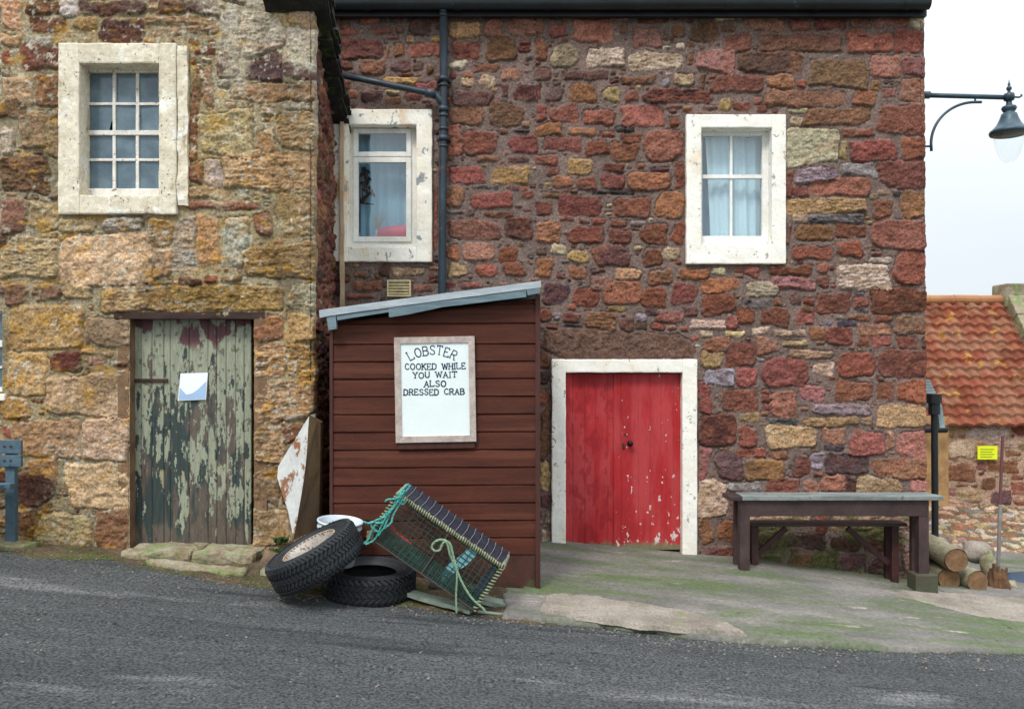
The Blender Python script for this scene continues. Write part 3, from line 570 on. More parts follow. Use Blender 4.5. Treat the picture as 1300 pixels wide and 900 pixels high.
# green plank door
def plank_door(parent, name, rc, D, seams, colfn, m, res=.004, groove=.008):
    X0, X1, Z0, Z1 = rc; nx = int((X1-X0)/res); nz = int((Z1-Z0)/res)
    U, Z = np.meshgrid(np.linspace(X0, X1, nx), np.linspace(Z0, Z1, nz)); wob = (fbm(U*0, Z, 1, 1.5, 5, 3)-.5)*.006
    d = np.min([np.abs(U-s-wob) for s in seams], 0); pl = np.sum([U > s+wob for s in seams], 0)
    rng = np.random.RandomState(9); off = rng.uniform(-.004, .004, 30)[pl]
    H = off-groove*(1-sstep(.001, .006, d)); H[:, 0] = -.03; H[:, -1] = -.03; H[0] = -.03; H[-1] = -.03
    col, dh = colfn(U, Z, (Z-Z0)/(Z1-Z0), pl, d)
    o = grid_mesh(name, np.stack([U, D-H-dh, Z], -1), col, m, parent); return o
def green_col(U, Z, v, pl, d):
    o = (pl*3.7)
    n = fbm(U+o, Z+o*.3, 17, 5.0, 401, 6, .68); nf = fbm(U, Z, 60, 9, 411, 4); nb = fbm(U, Z+o, 4, 2, 421, 4)
    bias = np.interp(v, [0, .06, .18, .35, .5, .62, .72, 1], [.36, .27, .12, .05, .06, .04, -.14, -.34])+.10*(fbm(U, Z, 2.2, 1.5, 431, 3)-.5)-.10*sstep(-2.66, -2.4, U)
    peel = sstep(.50, .515, n+bias*.8)
    pale = np.array(S(152, 156, 132))*(1-.5*nb[..., None])+np.array(S(136, 142, 128))*.5*nb[..., None]
    pale = pale*(.72+.5*nf[..., None])
    dk = np.array(S(52, 64, 62))[None, None]*np.ones(U.shape+(1,)); br = np.array(S(96, 86, 76))
    k = sstep(.45, .6, fbm(U+o, Z, 9, 2.4, 441, 4)+.22*(1-sstep(0, .14, v)))[..., None]; dk = dk*(1-k)+br*k; dk = dk*(.6+.75*nf[..., None])
    col = pale*(1-peel[..., None])+dk*peel[..., None]
    bg = (sstep(.5, .56, fbm(U, Z, 9, 4, 451, 5)+.9*(v-.95))*sstep(.82, .9, v))[..., None]; col = col*(1-bg)+np.array(S(96, 58, 62))*bg*(.6+.7*nf[..., None])
    oc = (sstep(.66, .68, fbm(U, Z, 12, 5, 461, 4))*(1-sstep(.05, .5, v)))[..., None]*(1-peel[..., None]); col = col*(1-oc)+np.array(S(176, 150, 92))*oc
    st_ = (sstep(.70, .72, fbm(U, Z, 40, 22, 471, 3)))[..., None]*.7; col = col*(1-st_)+np.array(S(70, 62, 52))*st_
    col = col*(1-.75*(1-sstep(0, .004, d))[..., None])
    return col, (1-peel)*.0016
D = DL+.13
rc = rect(168, 403, 319, 694, D); seams = [px(q, 0, D)[0] for q in (179, 193, 208, 216, 240, 264, 275, 287, 299, 310)]
gd = plank_door(lh, 'plank_door', rc, D, seams, green_col, 'paint_attr')
tag(gd, 'old plank door with peeling pale green paint')
m = MB(); m.box(rc[0]+.01, rc[1]-.01, D+.031, D+.05, rc[2]+.005, rc[3]-.01); build('door_back', m, 'black', gd)
m = MB(); a = px(165, 483, D); m.box(a[0], px(214, 0, D)[0], D-.016, D-.006, a[2]-.016, a[2]+.016, bev=.003)
for q in (172, 190, 208): c_ = px(q, 483, D); m.box(c_[0]-.008, c_[0]+.008, D-.022, D-.014, c_[2]-.008, c_[2]+.008, bev=.003)
build('strap_hinge', m, 'rust', gd)
# dark reveal and timber lintel of that doorway
m = MB(); X0, X1, Z0, Z1 = hd
m.box(X0-.10, X0-.004, DL+.0, DL+.3, -1.75, Z1+.05); m.box(X1+.004, X1+.12, DL+.0, DL+.3, -1.8, Z1+.05); build('door_reveal', m, mat('door_reveal_stone', S(140, 108, 78), S(100, 78, 58), scale=9, bump=.8), lh, wob=.008, sub=.1)
m = MB(); m.box(X0-.14, X1+.10, DL-.003, DL+.35, Z1-.012, Z1+.05); build('lintel_beam', m, mat('old_timber', S(70, 48, 40), S(48, 34, 30), scale=5, stretch=(.5, 2, 4), bump=.6), lh, wob=.006, sub=.1)
m = MB(); a, b, c_, d_ = rect(163, 697, 331, 728, 7.45)
m.box(a, b-.55, 7.30, 7.80, c_-.1, d_, bev=.03); m.box(b-.54, b, 7.26, 7.70, c_-.15, d_+.004, bev=.04); m.box(b-.75, b-.46, 7.22, 7.4, c_-.1, d_-.10, bev=.03)
build('threshold', m, 'kerbstone', lh, wob=.026, sub=.035, smooth=False)

# ================================================================== RED HOUSE
rh = thing('red_sandstone_house', 'red sandstone rubble house in the middle with a red double door and black gutter', 'house', (1.5, DR, -1.95))
A3 = '''130 30 190 50 c,195 30 265 57 p,285 32 385 65 d,410 35 450 62 b,515 35 590 57 c,595 35 712 88 p,722 55 788 90 r,797 50 888 88 d,898 42 960 80 d,900 82 940 105 r,970 40 1065 80 p,1065 30 1114 82 c,0 50 22 100 o,38 70 87 107 r,104 52 222 122 p,238 70 262 100 b,278 80 360 135 p,388 75 425 108 o,440 65 520 122 b,532 70 572 90 o,538 95 620 150 r,638 98 876 150 B,890 92 1018 150 r,1020 88 1114 150 r,
0 112 30 175 r,42 130 120 195 t,145 138 268 192 c l,265 150 415 203 c l,430 158 450 185 o,458 138 573 208 p,582 152 763 208 b,778 172 952 252 B,955 158 1045 225 p,1047 160 1114 225 p,0 195 40 232 m,60 203 205 230 m,240 220 350 242 b,397 212 455 245 t,470 215 486 255 b,500 212 650 265 d,657 210 742 255 o,748 232 772 252 r,956 230 987 262 o,990 248 1028 283 r,1040 228 1114 292 p,
0 250 15 280 d,30 250 78 290 m,95 240 175 295 o,190 252 242 293 y,306 252 500 296 d l,520 278 562 318 y,565 290 615 316 r,622 275 652 297 r,632 300 665 320 r,660 260 880 308 B,902 263 967 305 o,0 300 32 347 r,40 303 127 352 r,140 315 233 355 r,243 303 370 363 r,372 298 420 312 r,383 335 408 362 r,476 303 520 316 m,722 310 780 324 c,728 333 765 360 t,770 312 953 360 B,974 300 1116 385 r,
0 350 82 388 o,92 368 172 388 o,185 375 225 392 r,228 362 285 378 k,245 380 305 408 d,712 366 868 475 c,872 366 968 392 r,870 400 890 455 y,25 393 130 433 d,140 400 208 450 r,212 403 297 460 r,312 370 425 462 r,897 398 1030 462 r,1045 392 1114 457 r,0 443 72 470 r,80 455 168 498 y,30 475 68 502 r,188 465 258 492 d,330 478 385 490 m,396 462 426 542 r,715 480 735 565 r,745 478 860 525 g l,870 463 980 503 g,984 460 1116 538 r,
48 503 105 534 o,115 505 173 542 r,188 498 256 542 d,263 490 385 546 o,735 530 785 565 r,787 507 958 560 o,978 543 1015 558 t,18 550 68 566 b,160 543 300 556 k,345 548 426 628 o,716 566 943 610 Y l,775 612 935 640 k l,1045 545 1114 623 o,962 573 1022 623 o,0 578 46 615 d,64 558 187 618 d,222 566 328 623 r,68 620 112 633 r,125 622 155 638 r,160 622 202 642 r,215 627 262 648 r,270 630 315 648 g,392 635 426 698 r,716 640 728 700 o,730 613 775 640 t,
0 632 76 692 o l,95 645 196 697 d,208 655 270 698 r,296 640 378 700 r,740 643 858 690 o,858 642 943 680 r,955 628 1116 713 r,0 703 35 732 m,40 698 88 727 c,95 715 155 748 y,163 700 271 762 b,305 708 362 760 d,365 708 412 747 t,735 705 853 743 r,860 692 933 733 r,955 733 1018 752 c,1025 716 1116 815 r,
0 738 50 790 o,93 757 145 798 o,225 767 305 800 y,415 770 500 800 o,505 765 542 790 c,665 757 790 787 r,808 750 838 778 r,860 753 1015 835 c l,153 790 218 830 p,318 770 395 815 o l,470 797 580 835 o,600 803 697 848 c l,668 790 800 825 p l,803 786 845 825 r,60 780 85 797 r,20 808 95 868 m,108 820 180 875 r,190 803 303 870 o,303 820 372 880 r,385 810 462 868 r,473 835 570 900 r,592 853 672 882 k,805 838 902 893 d,907 850 952 880 r,957 820 1118 895 d,205 872 262 888 y,280 880 330 900 d,675 850 705 875 o,765 850 800 870 d,755 875 800 895 b,665 878 720 900 r'''
A4 = '''45 95 105 160 o,55 150 150 205 r,155 85 275 137 o,230 150 355 195 r,350 85 440 125 b,320 203 385 225 p,450 105 575 210 m,570 78 620 125 r,680 80 755 115 r,675 125 860 217 y,780 75 860 110 o,880 115 985 220 o,1015 65 1225 212 o,60 225 295 330 d,310 258 335 330 o,360 245 422 325 o,448 255 630 328 r,695 232 852 343 d,885 207 1065 350 b,1100 222 1230 350 r,60 340 125 405 d,168 335 308 432 o,150 390 180 430 r,350 345 460 410 m,465 360 530 405 b,385 412 470 440 d,300 440 500 488 y,550 375 590 430 b,675 350 780 400 c,800 362 965 415 o,680 420 720 455 r,760 410 820 445 o,745 445 815 500 t,845 435 935 500 t,970 395 1088 465 o,1115 385 1240 470 o,
100 512 155 555 o,175 520 293 585 m,305 550 400 592 o,425 530 510 575 r,690 520 928 610 m,915 500 950 528 y,975 485 1015 555 d,1062 487 1203 578 d,670 612 878 715 o,908 590 1100 725 b,1125 595 1232 700 r,1160 700 1260 780 o,1045 738 1135 755 k,665 715 752 890 o,752 750 972 885 d,1010 765 1187 880 r,1090 690 1140 725 p'''
A2 = '''450 500 553 552 r,567 503 715 553 y,702 465 787 495 r,735 417 805 452 r,765 320 805 370 r,743 505 778 528 r,760 532 805 560 o,513 558 600 568 k,513 580 645 625 r,668 575 707 595 r,655 610 760 655 d,728 578 782 595 r,440 560 497 625 o,447 665 607 722 o,618 655 700 727 d,706 660 790 727 o l,558 637 646 655 d,440 635 495 645 k,488 730 590 785 p,598 740 655 790 r,675 738 752 768 m,440 738 478 785 o,528 795 590 837 r,605 790 685 835 r,693 780 767 832 o,443 793 503 832 y,485 850 560 868 r,440 850 470 870 r,730 840 805 900 m,525 470 610 487 o,630 472 690 492 m,450 380 492 460 r,130 805 155 830 b,165 815 210 835 b,240 795 270 830 b,275 805 380 832 t,160 842 248 875 o,105 835 150 850 r,340 855 400 878 o,145 885 230 900 r,108 860 140 890 m,405 545 418 760 r'''
A5 = '''335 355 555 485 o l,570 400 685 490 m,690 430 765 480 b,790 430 890 480 r,910 445 975 480 o,680 372 755 430 g,750 330 840 385 m,820 340 1030 430 p,1015 320 1110 385 m,195 360 315 430 r,180 430 325 460 k,80 445 160 475 d,15 335 100 425 r,115 360 170 410 g,225 300 285 345 r,50 490 1105 690 B,15 640 95 755 b,15 760 95 850 m'''
A1 = '''75 0 185 52 r,190 20 245 75 r,205 0 295 30 k,298 0 340 22 o,265 25 352 82 r,155 48 197 95 r,38 65 155 97 c l,12 15 65 55 m,395 5 440 30 p,445 0 550 42 r,558 0 610 25 r,615 0 797 45 d,370 38 440 77 r,235 87 300 110 c,568 27 610 43 k,540 50 615 68 d,508 67 572 90 k,625 50 685 73 d,575 77 685 115 o,692 52 797 112 p,75 100 115 122 c,150 100 215 120 c,90 120 165 165 o,248 120 320 172 p,310 95 410 118 t l,335 130 418 150 t,418 88 470 130 o,470 85 560 147 r,575 115 612 147 r,618 112 675 150 r,695 115 760 155 r,775 125 797 155 b,
80 165 145 212 y,152 140 250 213 r,350 160 495 187 t l,270 188 420 280 r,435 198 500 240 c,512 170 630 245 r,640 158 797 247 d,83 220 180 272 g,185 218 253 280 r,64 258 105 362 r,133 285 255 357 d,268 300 297 327 r,275 330 300 352 r,295 288 380 380 o,388 273 468 323 p,500 258 622 323 r,638 265 690 323 r,700 255 797 328 r,430 330 618 365 g,635 332 800 410 h,190 363 257 388 y,283 378 382 400 k,393 372 578 405 y l,585 372 622 400 t,66 363 190 470 d,195 403 250 472 r,275 403 450 475 t,455 405 530 458 p,462 458 528 482 k,542 418 662 498 r,665 420 690 480 p,695 420 797 502 p,
66 470 100 575 p,190 473 285 502 r,122 485 212 572 m,218 507 337 578 o,300 480 350 508 o,368 497 418 562 r,422 492 465 542 g,470 490 608 555 m,610 503 797 570 p,160 580 265 612 g,285 560 398 618 r,400 575 450 615 p,455 555 530 615 p,530 558 565 615 m,567 562 720 618 t,740 572 797 612 p,66 575 160 692 h,66 695 108 775 o,125 705 190 773 o,85 785 190 830 d,230 685 430 715 t,435 690 480 740 r,490 685 640 735 t,640 690 760 730 t,250 735 330 800 b,335 740 470 790 x,480 745 590 800 x,600 735 720 800 b,350 800 480 870 b,500 810 600 880 m,610 820 700 880 x,710 740 797 800 t,715 805 797 870 t,240 810 330 860 x,170 620 225 700 p,620 880 797 930 b,350 880 600 930 b'''
A8 = '''63 300 100 480 o,65 490 103 590 y,65 595 105 650 m,80 660 105 700 t,78 720 105 780 c'''
st = traced(A5, 680, 330, 5.4167, DR)+traced(A3, 680, 0, 2.25, DR)+traced(A4, 420, 0, 4.5, DR)+traced(A2, 380, 0, 2.37, DR)+traced(A1, 860, 380, 2.5, DR)+traced(A8, 660, 400, 2.647, DR)
h1 = rect(443, 160, 530, 315, DR); h2 = rect(888, 164, 978, 316, DR); h3 = rect(716, 473, 866, 740, DR)
def damp(U, Z, col, n1, n2):
    b = (sstep(.48, .62, fbm(U, Z, 3, 4, 511, 5)-.0)*(1-sstep(-1.6, -1.2, Z+.1*(n1-.5)))*sstep(2.3, 2.8, U))[..., None]*.75; col = col*(1-b)+np.array(S(84, 90, 50))*b*(.6+.8*n2[..., None])
    r = (sstep(.5, .7, fbm(U, Z, 5, 12, 531, 4))*np.exp(-((Z-2.6)/.10)**2)*((U > -1.8) & (U < -.9)))[..., None]*.7
    return col*(1-r)+np.array(S(196, 120, 62))*r
XR = 4.385
st = [(((cx-hx)+XR+.04)/2, cz, (XR+.04-(cx-hx))/2, hz, a_, b_) if cx+hx > 4.35 else (cx, cz, hx, hz, a_, b_) for (cx, cz, hx, hz, a_, b_) in st]
U, Z, H, col, ID = stone_field(-2.0, XR+.02, -2.55, 3.9, .01, st, dict(r=7, d=5, m=3, p=2, o=4, b=3, y=1.2, c=.8, t=1.5, k=.7, g=1), S(120, 102, 94), 23, gap=.008, shrink=.0,
    holes=[rect(423, 139, 549, 334, DR), rect(870, 146, 996, 337, DR), rect(700, 456, 884, 740, DR)], rough=1.0, lich=damp)
xe = XR-.03-(Z > 0)*.02*np.clip(Z/4, 0, 1)
Yp = DR-H+np.maximum(0, U-(XR-.005))*4
Xp = U+np.where(U > XR-.06, (fbm(U*0, Z, 1, 6, 78, 4)-.5)*.035-.02*np.clip(Z/4, 0, 1), 0)
grid_mesh('front_wall', np.stack([Xp, Yp, Z], -1), col, 'stone', rh, keep=holes_keep(U, Z, [h1, h2, h3]))
U, Z, H, col, ID = stone_field(9.0, 14.0, -2.7, 5.6, .03, [], dict(r=6, d=5, m=3, p=2, o=4, b=3, y=1), S(134, 108, 96), 29, sizes=[(.2, .1, 900), (.12, .07, 2500)])
gm = holes_keep(U, Z, []); zc = (Z[1:, 1:]); uc = U[1:, 1:]; gm &= zc < 3.85+np.minimum(uc-9, 14-uc)*.7
grid_mesh('side_wall', np.stack([XR-.005+H*.5-.02, U, Z], -1), col, 'stone', rh, keep=gm)
m = MB(); m.box(-8.2, 4.3, 9.62, 13.9, -2.6, 3.7); m.box(-1.99, 4.3, 9.05, 9.62, 3.0, 3.75); build('light_block_core', m, 'room_shade', rh)  # core added behind the openings to stop light and see-through
m = MB(); m.box(-8.3, 4.36, 13.9, 14.0, -2.7, 3.8); build('back_wall', m, mat('plain_red_stone', S(140, 88, 72), S(112, 70, 60), scale=6, bump=.6), rh)
m = MB()
for sgn in (0, 1):
    ya, yb = (8.88, 11.5) if not sgn else (14.12, 11.5)
    m.add([(-8.3, ya, 3.83), (4.36, ya, 3.83), (4.36, yb, 5.66), (-8.3, yb, 5.66), (-8.3, ya, 3.87), (4.36, ya, 3.87), (4.36, yb, 5.72), (-8.3, yb, 5.72)],
          [(0, 3, 2, 1), (4, 5, 6, 7), (0, 1, 5, 4), (1, 2, 6, 5), (2, 3, 7, 6), (3, 0, 4, 7)])
rf = build('roof', m, 'slate', rh)
m = MB(); q = -8.3; rg = random.Random(8)
while q < 4.3:
    w_ = rg.uniform(.22, .3); m.box(q+.004, q+w_-.004, 8.79+rg.uniform(-.006, .006), 9.0, 3.823, 3.85+rg.uniform(0, .006)); q += w_
build('eaves_slates', m, 'slate', rf)
# gutter: half round with joints and brackets
m = MB(); gy_, gz = 8.83, 3.815
P = []; n = 12; xs = [-8.2, 4.33]
for x in xs:
    for k in range(n+1): a = math.pi+math.pi*k/n; P.append((x, gy_+.062*math.cos(a), gz+.075*math.sin(a)))
for k in range(n+1)[::-1]:
    pass
F = [(k, k+1, n+1+k+1, n+1+k) for k in range(n)]
m.add(P, F); m.add([(xs[0], gy_-.066, gz), (xs[1], gy_-.066, gz), (xs[1], gy_-.066, gz+.012), (xs[0], gy_-.066, gz+.012), (xs[0], gy_-.056, gz), (xs[1], gy_-.056, gz), (xs[1], gy_-.056, gz+.012), (xs[0], gy_-.056, gz+.012)],
    [(0, 3, 2, 1), (4, 5, 6, 7), (0, 1, 5, 4), (1, 2, 6, 5), (2, 3, 7, 6), (3, 0, 4, 7)])
for x in np.arange(-8, 4.4, .93):
    P = []
    for xx in (x-.03, x+.03):
        for k in range(n+1): a = math.pi+math.pi*k/n; P.append((xx, gy_+.068*math.cos(a), gz+.081*math.sin(a)))
    m.add(P, [(k, k+1, n+1+k+1, n+1+k) for k in range(n)])
m.add([(4.33, gy_+.062*math.cos(math.pi+math.pi*k/n), gz+.075*math.sin(math.pi+math.pi*k/n)) for k in range(n+1)], [tuple(range(n+1))])
build('gutter', m, 'gutter', rh, smooth=True)
m = MB(); m.box(-8.2, 4.34, 8.90, 8.955, 3.70, 3.84); build('fascia', m, 'pipe_black', rh)
# downpipe
xp = px(563, 0, DR-.11)[0]; yp = DR-.11; m = MB()
def zp(y, D=DR-.11): return px(0, y, D)[2]
m.tube([(xp, gy_+.02, gz-.05), (xp, yp, zp(18)), (xp+.003, yp, zp(100)), (xp-.012, yp, zp(250)), (xp-.025, yp, -1.8)], .042, 14)
for yy, rr, hh in ((101, .058, .05), (109, .052, .02), (139, .056, .05), (147, .050, .03), (164, .053, .025), (176, .058, .05), (186, .05, .02), (20, .05, .04)):
    m.tube([(xp, yp, zp(yy)+hh/2), (xp, yp, zp(yy)-hh/2)], rr, 14)
dp = build('downpipe', m, 'pipe', rh, smooth=False)
for p in dp.data.polygons: p.use_smooth = len(p.vertices) == 4
a = px(436, 96, DR-.16); b = px(538, 117, DR-.12); m = MB()
m.tube([a, tuple((Vector(a)+Vector(b))/2), b, (xp-.09, yp, zp(119)), (xp-.03, yp, zp(128)), (xp, yp, zp(134))], [.033, .033, .033, .036, .04, .04], 12)
m.tube([px(540, 117.5, DR-.12), px(553, 120, DR-.115)], .047, 12)
build('branch_pipe', m, 'pipe', dp, smooth=True)
for yy in (101, 176): m = MB(); m.box(xp-.075, xp+.075, DR-.07, DR-.02, zp(yy)-.018, zp(yy)+.018, bev=.004); build('pipe_bracket', m, 'pipe_black', dp)
# right window
D = DR+.11
X0, X1, Z0, Z1 = rect(888, 165, 979, 314, DR); Xa, Xb, Za, Zb = rect(891, 173, 967, 300, D); m = MB()
m.box(X0-.02, Xa, D-.02, D+.05, Z0, Z1+.02, bev=.004); m.box(Xb, X1+.02, D-.02, D+.05, Z0, Z1+.02, bev=.004)
m.box(Xa, Xb, D-.018, D+.05, Zb, Z1+.02, bev=.004); m.box(Xa, Xb, D-.018, D+.05, Z0+.06, Za, bev=.004); m.box(Xa-.02, Xb+.02, D-.045, D+.05, Z0, Z0+.058, bev=.006)
zz = px(0, 225, D)[2]; m.box(Xa, Xb, D-.026, D+.03, zz-.02, zz+.02, bev=.004); xx = px(928, 0, D)[0]; m.box(xx-.014, xx+.014, D-.01, D+.025, Za, Zb, bev=.003)
xx2 = px(973, 0, D)[0]; m.box(xx2-.008, xx2+.008, D-.03, D-.018, Z0+.06, Z1)
w2 = build('window', m, 'frame_white', rh, label='four-pane white sash window with pale blue curtains')
for (a, b, c_, d_) in ((Xa, xx, zz, Zb), (xx, Xb, zz, Zb), (Xa, xx, Za, zz), (xx, Xb, Za, zz)):
    mm = MB(); y = D+.012; mm.add([(a, y, c_), (b, y, c_), (b, y, d_), (a, y, d_)], [(0, 1, 2, 3)]); build('pane', mm, 'glass', w2)
surround(DR, (870, 147, 996, 336), (889, 164, 978, 313), .055, .15, 'white_clean', w2, wob=.004)
def curtain(x0, x1, z0, z1, y, m, parent, amp=.012, fr=60, name='curtain', x0t=None):
    nx, nz = 90, 24; U, V = np.meshgrid(np.linspace(0, 1, nx), np.linspace(0, 1, nz)); xt = x0 if x0t is None else x0t
    xl = x0+(xt-x0)*V**1.4; X = xl+(x1-xl)*U; Zc = z0+(z1-z0)*V
    Yc = y+amp*np.sin(U*fr*(x1-x0)+1.5*V*np.sin(3*U))+amp*.6*np.sin(U*fr*(x1-x0)*.43+2*V)
    return grid_mesh(name, np.stack([X, Yc, Zc], -1), None, m, parent)
curtain(xx-.20, xx+.03, Za-.02, Zb+.02, D+.10, 'curtain', w2, x0t=Xa+.06)
curtain(xx+.01, Xb+.02, Za-.02, Zb+.02, D+.13, 'curtain', w2)
curtain(Xa-.02, Xb, Za-.02, Zb+.02, D+.24, 'blind', w2, amp=.006)
# middle window: top light over casement
X0, X1, Z0, Z1 = rect(443, 161, 529, 314, DR); D = DR+.09; m = MB()
a, b, c_, d_ = rect(449, 164, 522, 307, D)
def ringf(mb, x0, x1, z0, z1, t, y0, y1, bev=.004):
    mb.box(x0, x0+t, y0, y1, z0, z1, bev=bev); mb.box(x1-t, x1, y0, y1, z0, z1, bev=bev); mb.box(x0+t, x1-t, y0+.001, y1-.001, z1-t, z1, bev=bev); mb.box(x0+t, x1-t, y0+.001, y1-.001, z0, z0+t, bev=bev)
m.box(X0-.02, a, D+.01, D+.05, Z0, Z1+.02); m.box(b, X1+.02, D+.01, D+.05, Z0, Z1+.02); m.box(a, b, D+.01, D+.05, Z0, c_); m.box(a, b, D+.011, D+.05, d_, Z1+.02)
zt = px(0, 200, D)[2]; ringf(m, a, b, zt+.006, d_, .05, D-.02, D+.04); ringf(m, a, b, c_, zt-.006, .052, D-.02, D+.04); m.box(a, b, D-.004, D+.03, zt-.008, zt+.008)
m.box(X0, X1, D-.10, D+.0, Z0-.004, Z0+.03, bev=.006)
w3 = build('window', m, 'frame_white', rh, label='white casement window with a small top light and a red bag behind it', wob=.0015, sub=.08)
for (p0, p1) in ((zt+.05, d_-.04), (c_+.045, zt-.05)):
    mm = MB(); mm.add([(a+.045, D+.01, p0), (b-.045, D+.01, p0), (b-.045, D+.01, p1), (a+.045, D+.01, p1)], [(0, 1, 2, 3)]); build('pane', mm, 'glass', w3)
surround(DR, (424, 140, 549, 333), (443, 160, 529, 314), .045, .14, 'white_worn', w3, wob=.006)
curtain(a-.25, b+.15, c_-.05, d_+.12, D+.22, 'blind', w3, amp=.008, name='blind')
# red bag, dried grass and hanging dark foliage behind the glass
mb = MB(); mb.prism([(px(478, 0, D)[0], c_+.06), (px(518, 0, D)[0], c_+.06), (px(518, 0, D)[0], c_+.19), (px(500, 0, D)[0], c_+.175), (px(480, 0, D)[0], c_+.15)], D+.035, D+.10)
build('cloth_bag', mb, 'bag', label='red and pink cloth bag on the sill inside the casement window', cat='bag', wob=.01, sub=.05, smooth=True)
mb = MB(); rg = random.Random(5)
mb.box(px(478, 0, D)[0]-.03, px(478, 0, D)[0]+.03, D+.09, D+.15, c_+.045, c_+.14, bev=.01)
o = thing('dried_grass', 'pale dried grass stems standing behind the casement window glass', 'dried plant', (px(478, 0, D)[0], D+.12, c_+.045))
build('vase', mb, 'curtain', o); mb = MB()
for i in range(26):
    t = rg.uniform(-.8, .8); l = rg.uniform(.12, .24); p0 = Vector((px(478, 0, D)[0], D+.12, c_+.13)); mb.tube([p0, p0+Vector((t*l*.3, rg.uniform(-.02, .02), l*.6)), p0+Vector((t*l*.7, rg.uniform(-.03, .03), l))], [.003, .002, .0012], 4)
build('stems', mb, 'straw', o)
mb = MB(); base = Vector((px(457, 0, D)[0], D+.10, px(0, 208, D)[2]))
for i in range(46):
    t = i/46; p0 = base+Vector((rg.uniform(-.02, .035+.09*min(1, t*1.6)*(t < .85)), rg.uniform(-.02, .03), -t*.36)); d_v = Vector((rg.uniform(-.5, .8), rg.uniform(-.3, .3), -1)).normalized(); s2 = d_v.cross(Vector((0, 1, 0))).normalized(); l = rg.uniform(.05, .08)
    mb.add([p0, p0+d_v*l*.5+s2*.018, p0+d_v*l, p0+d_v*l*.5-s2*.018], [(0, 1, 2, 3)])
mb.tube([base, base+Vector((.01, 0, -.36))], .005, 6); mb.tube([base+Vector((-.02, 0, -.40)), base+Vector((.13, 0, -.415))], .008, 6); mb.tube([base+Vector((-.02, 0, -.1)), base+Vector((-.02, 0, -.72))], .009, 6)
build('hanging_plant', mb, 'darkleaf', label='dark trailing plant hanging at the left inside the casement window', cat='plant', fix=False)
# air vent
m = MB(); X0, X1, Z0, Z1 = rect(492, 356, 522, 377, DR); ringf(m, X0, X1, Z0, Z1, .014, DR-.045, DR+.02); m.box(X0+.01, X1-.01, DR-.008, DR, Z0+.01, Z1-.01)
for k in range(5):
    z = Z0+.03+k*(Z1-Z0-.045)/4.2; m.box(X0+.012, X1-.012, -.012, .012, -.004, .004, Matrix.Translation((0, DR-.026, z)) @ Matrix.Rotation(R(-35), 4, 'X'))
build('air_vent', m, 'vent', rh)
# red double door
D = DR+.07
def red_col(U, Z, v, pl, d):
    n = fbm(U, Z, 5, 4, 601, 5); nf = fbm(U, Z, 50, 14, 611, 4); b = sstep(.55, .62, fbm(U, Z, 22, 12, 621, 4))[..., None]
    xs = (U-U.min())/(U.max()-U.min())
    base = np.array(S(168, 38, 42)); col = base*(.78+.4*n[..., None])*(.85+.3*nf[..., None])
    pinkish = sstep(.4, .7, fbm(U, Z, 9, 1.6, 631, 4))[..., None]*.5; col = col*(1-pinkish)+np.array(S(186, 76, 78))*pinkish
    left = (U < px(779, 0, DR)[0])[..., None]*b*.55*sstep(.1, .5, 1-np.abs(v-.45))[..., None]; col = col*(1-left)+np.array(S(140, 22, 34))*left
    wn = fbm(U, Z, 30, 16, 641, 5); wl = np.interp(v, [0, .03, .12, .2, .4, 1], [.0, .10, .05, -.04, -.09, -.13])+.03*(U > 1.35)*(v < .4)
    wh = (sstep(.72, .74, wn+wl*.5)*(U > px(783, 0, DR)[0]))[..., None]; col = col*(1-wh)+np.array(S(206, 196, 190))*wh
    gr = (sstep(.42, .6, fbm(U, Z, 9, 5, 651, 4)+.35*(1-sstep(0, .05, v)))*(1-sstep(.02, .06, v)))[..., None]; col = col*(1-gr)+np.array(S(120, 110, 84))*gr
    return col*(1-.3*(1-sstep(0, .003, d))[..., None]), 0*U
ra = rect(717, 474, 782, 697, D); rb = rect(779, 474, 865, 698, D-.02)
dl = plank_door(rh, 'door', ra, D, [px(q, 0, D)[0] for q in (727, 742, 756, 771)], red_col, 'red_attr', groove=.0035)
dr = plank_door(rh, 'door', rb, D-.022, [px(q, 0, D)[0] for q in (788, 810, 825, 839, 855)], red_col, 'red_attr', groove=.0035)
tag(dl, 'left leaf of red plank double door'); tag(dr, 'right leaf of red plank double door with worn white flecks at its foot')
m = MB(); m.box(ra[0]-.03, rb[1]+.03, D+.04, D+.06, -2.05, ra[3]+.03); build('door_back', m, 'black', rh)
m = MB(); kx = px(800, 563, D-.05); mt = Matrix.Translation((kx[0], D-.024, kx[2])) @ Matrix.Rotation(R(90), 4, 'X')
m.lathe([(.028, 0), (.028, .004), (.012, .008), (.012, .03), (.024, .036), (.03, .05), (.024, .062), (.008, .068)], 20, mt); build('door_knob', m, 'darkmetal', dr, smooth=True)
m = MB(); k2 = px(792, 566, D-.05); m.box(k2[0]-.012, k2[0]+.012, D-.036, D-.022, k2[2]-.032, k2[2]+.028, bev=.005); build('keyhole_plate', m, 'rust', dr); m = MB(); m.tube([(px(793, 552, D)[0], D-.022, px(0, 551, D)[2]), (px(793, 552, D)[0], D-.032, px(0, 551, D)[2])], .01, 10); build('bolt_head', m, 'rust', dr)
surround(DR, (700, 456, 884, 704), (718, 473, 865, 706), .055, .12, 'white_clean', rh, bev=.014, wob=.004, name='door_surround')
m = MB(); a = px(718, 0, DR)[0]; b = px(866, 0, DR)[0]; m.box(a-.2, b+.2, 8.93, 9.2, -2.06, -1.955, bev=.02); build('door_step', m, 'slab', rh, wob=.01, sub=.08)
m = MB(); a = px(700, 0, 8.93)
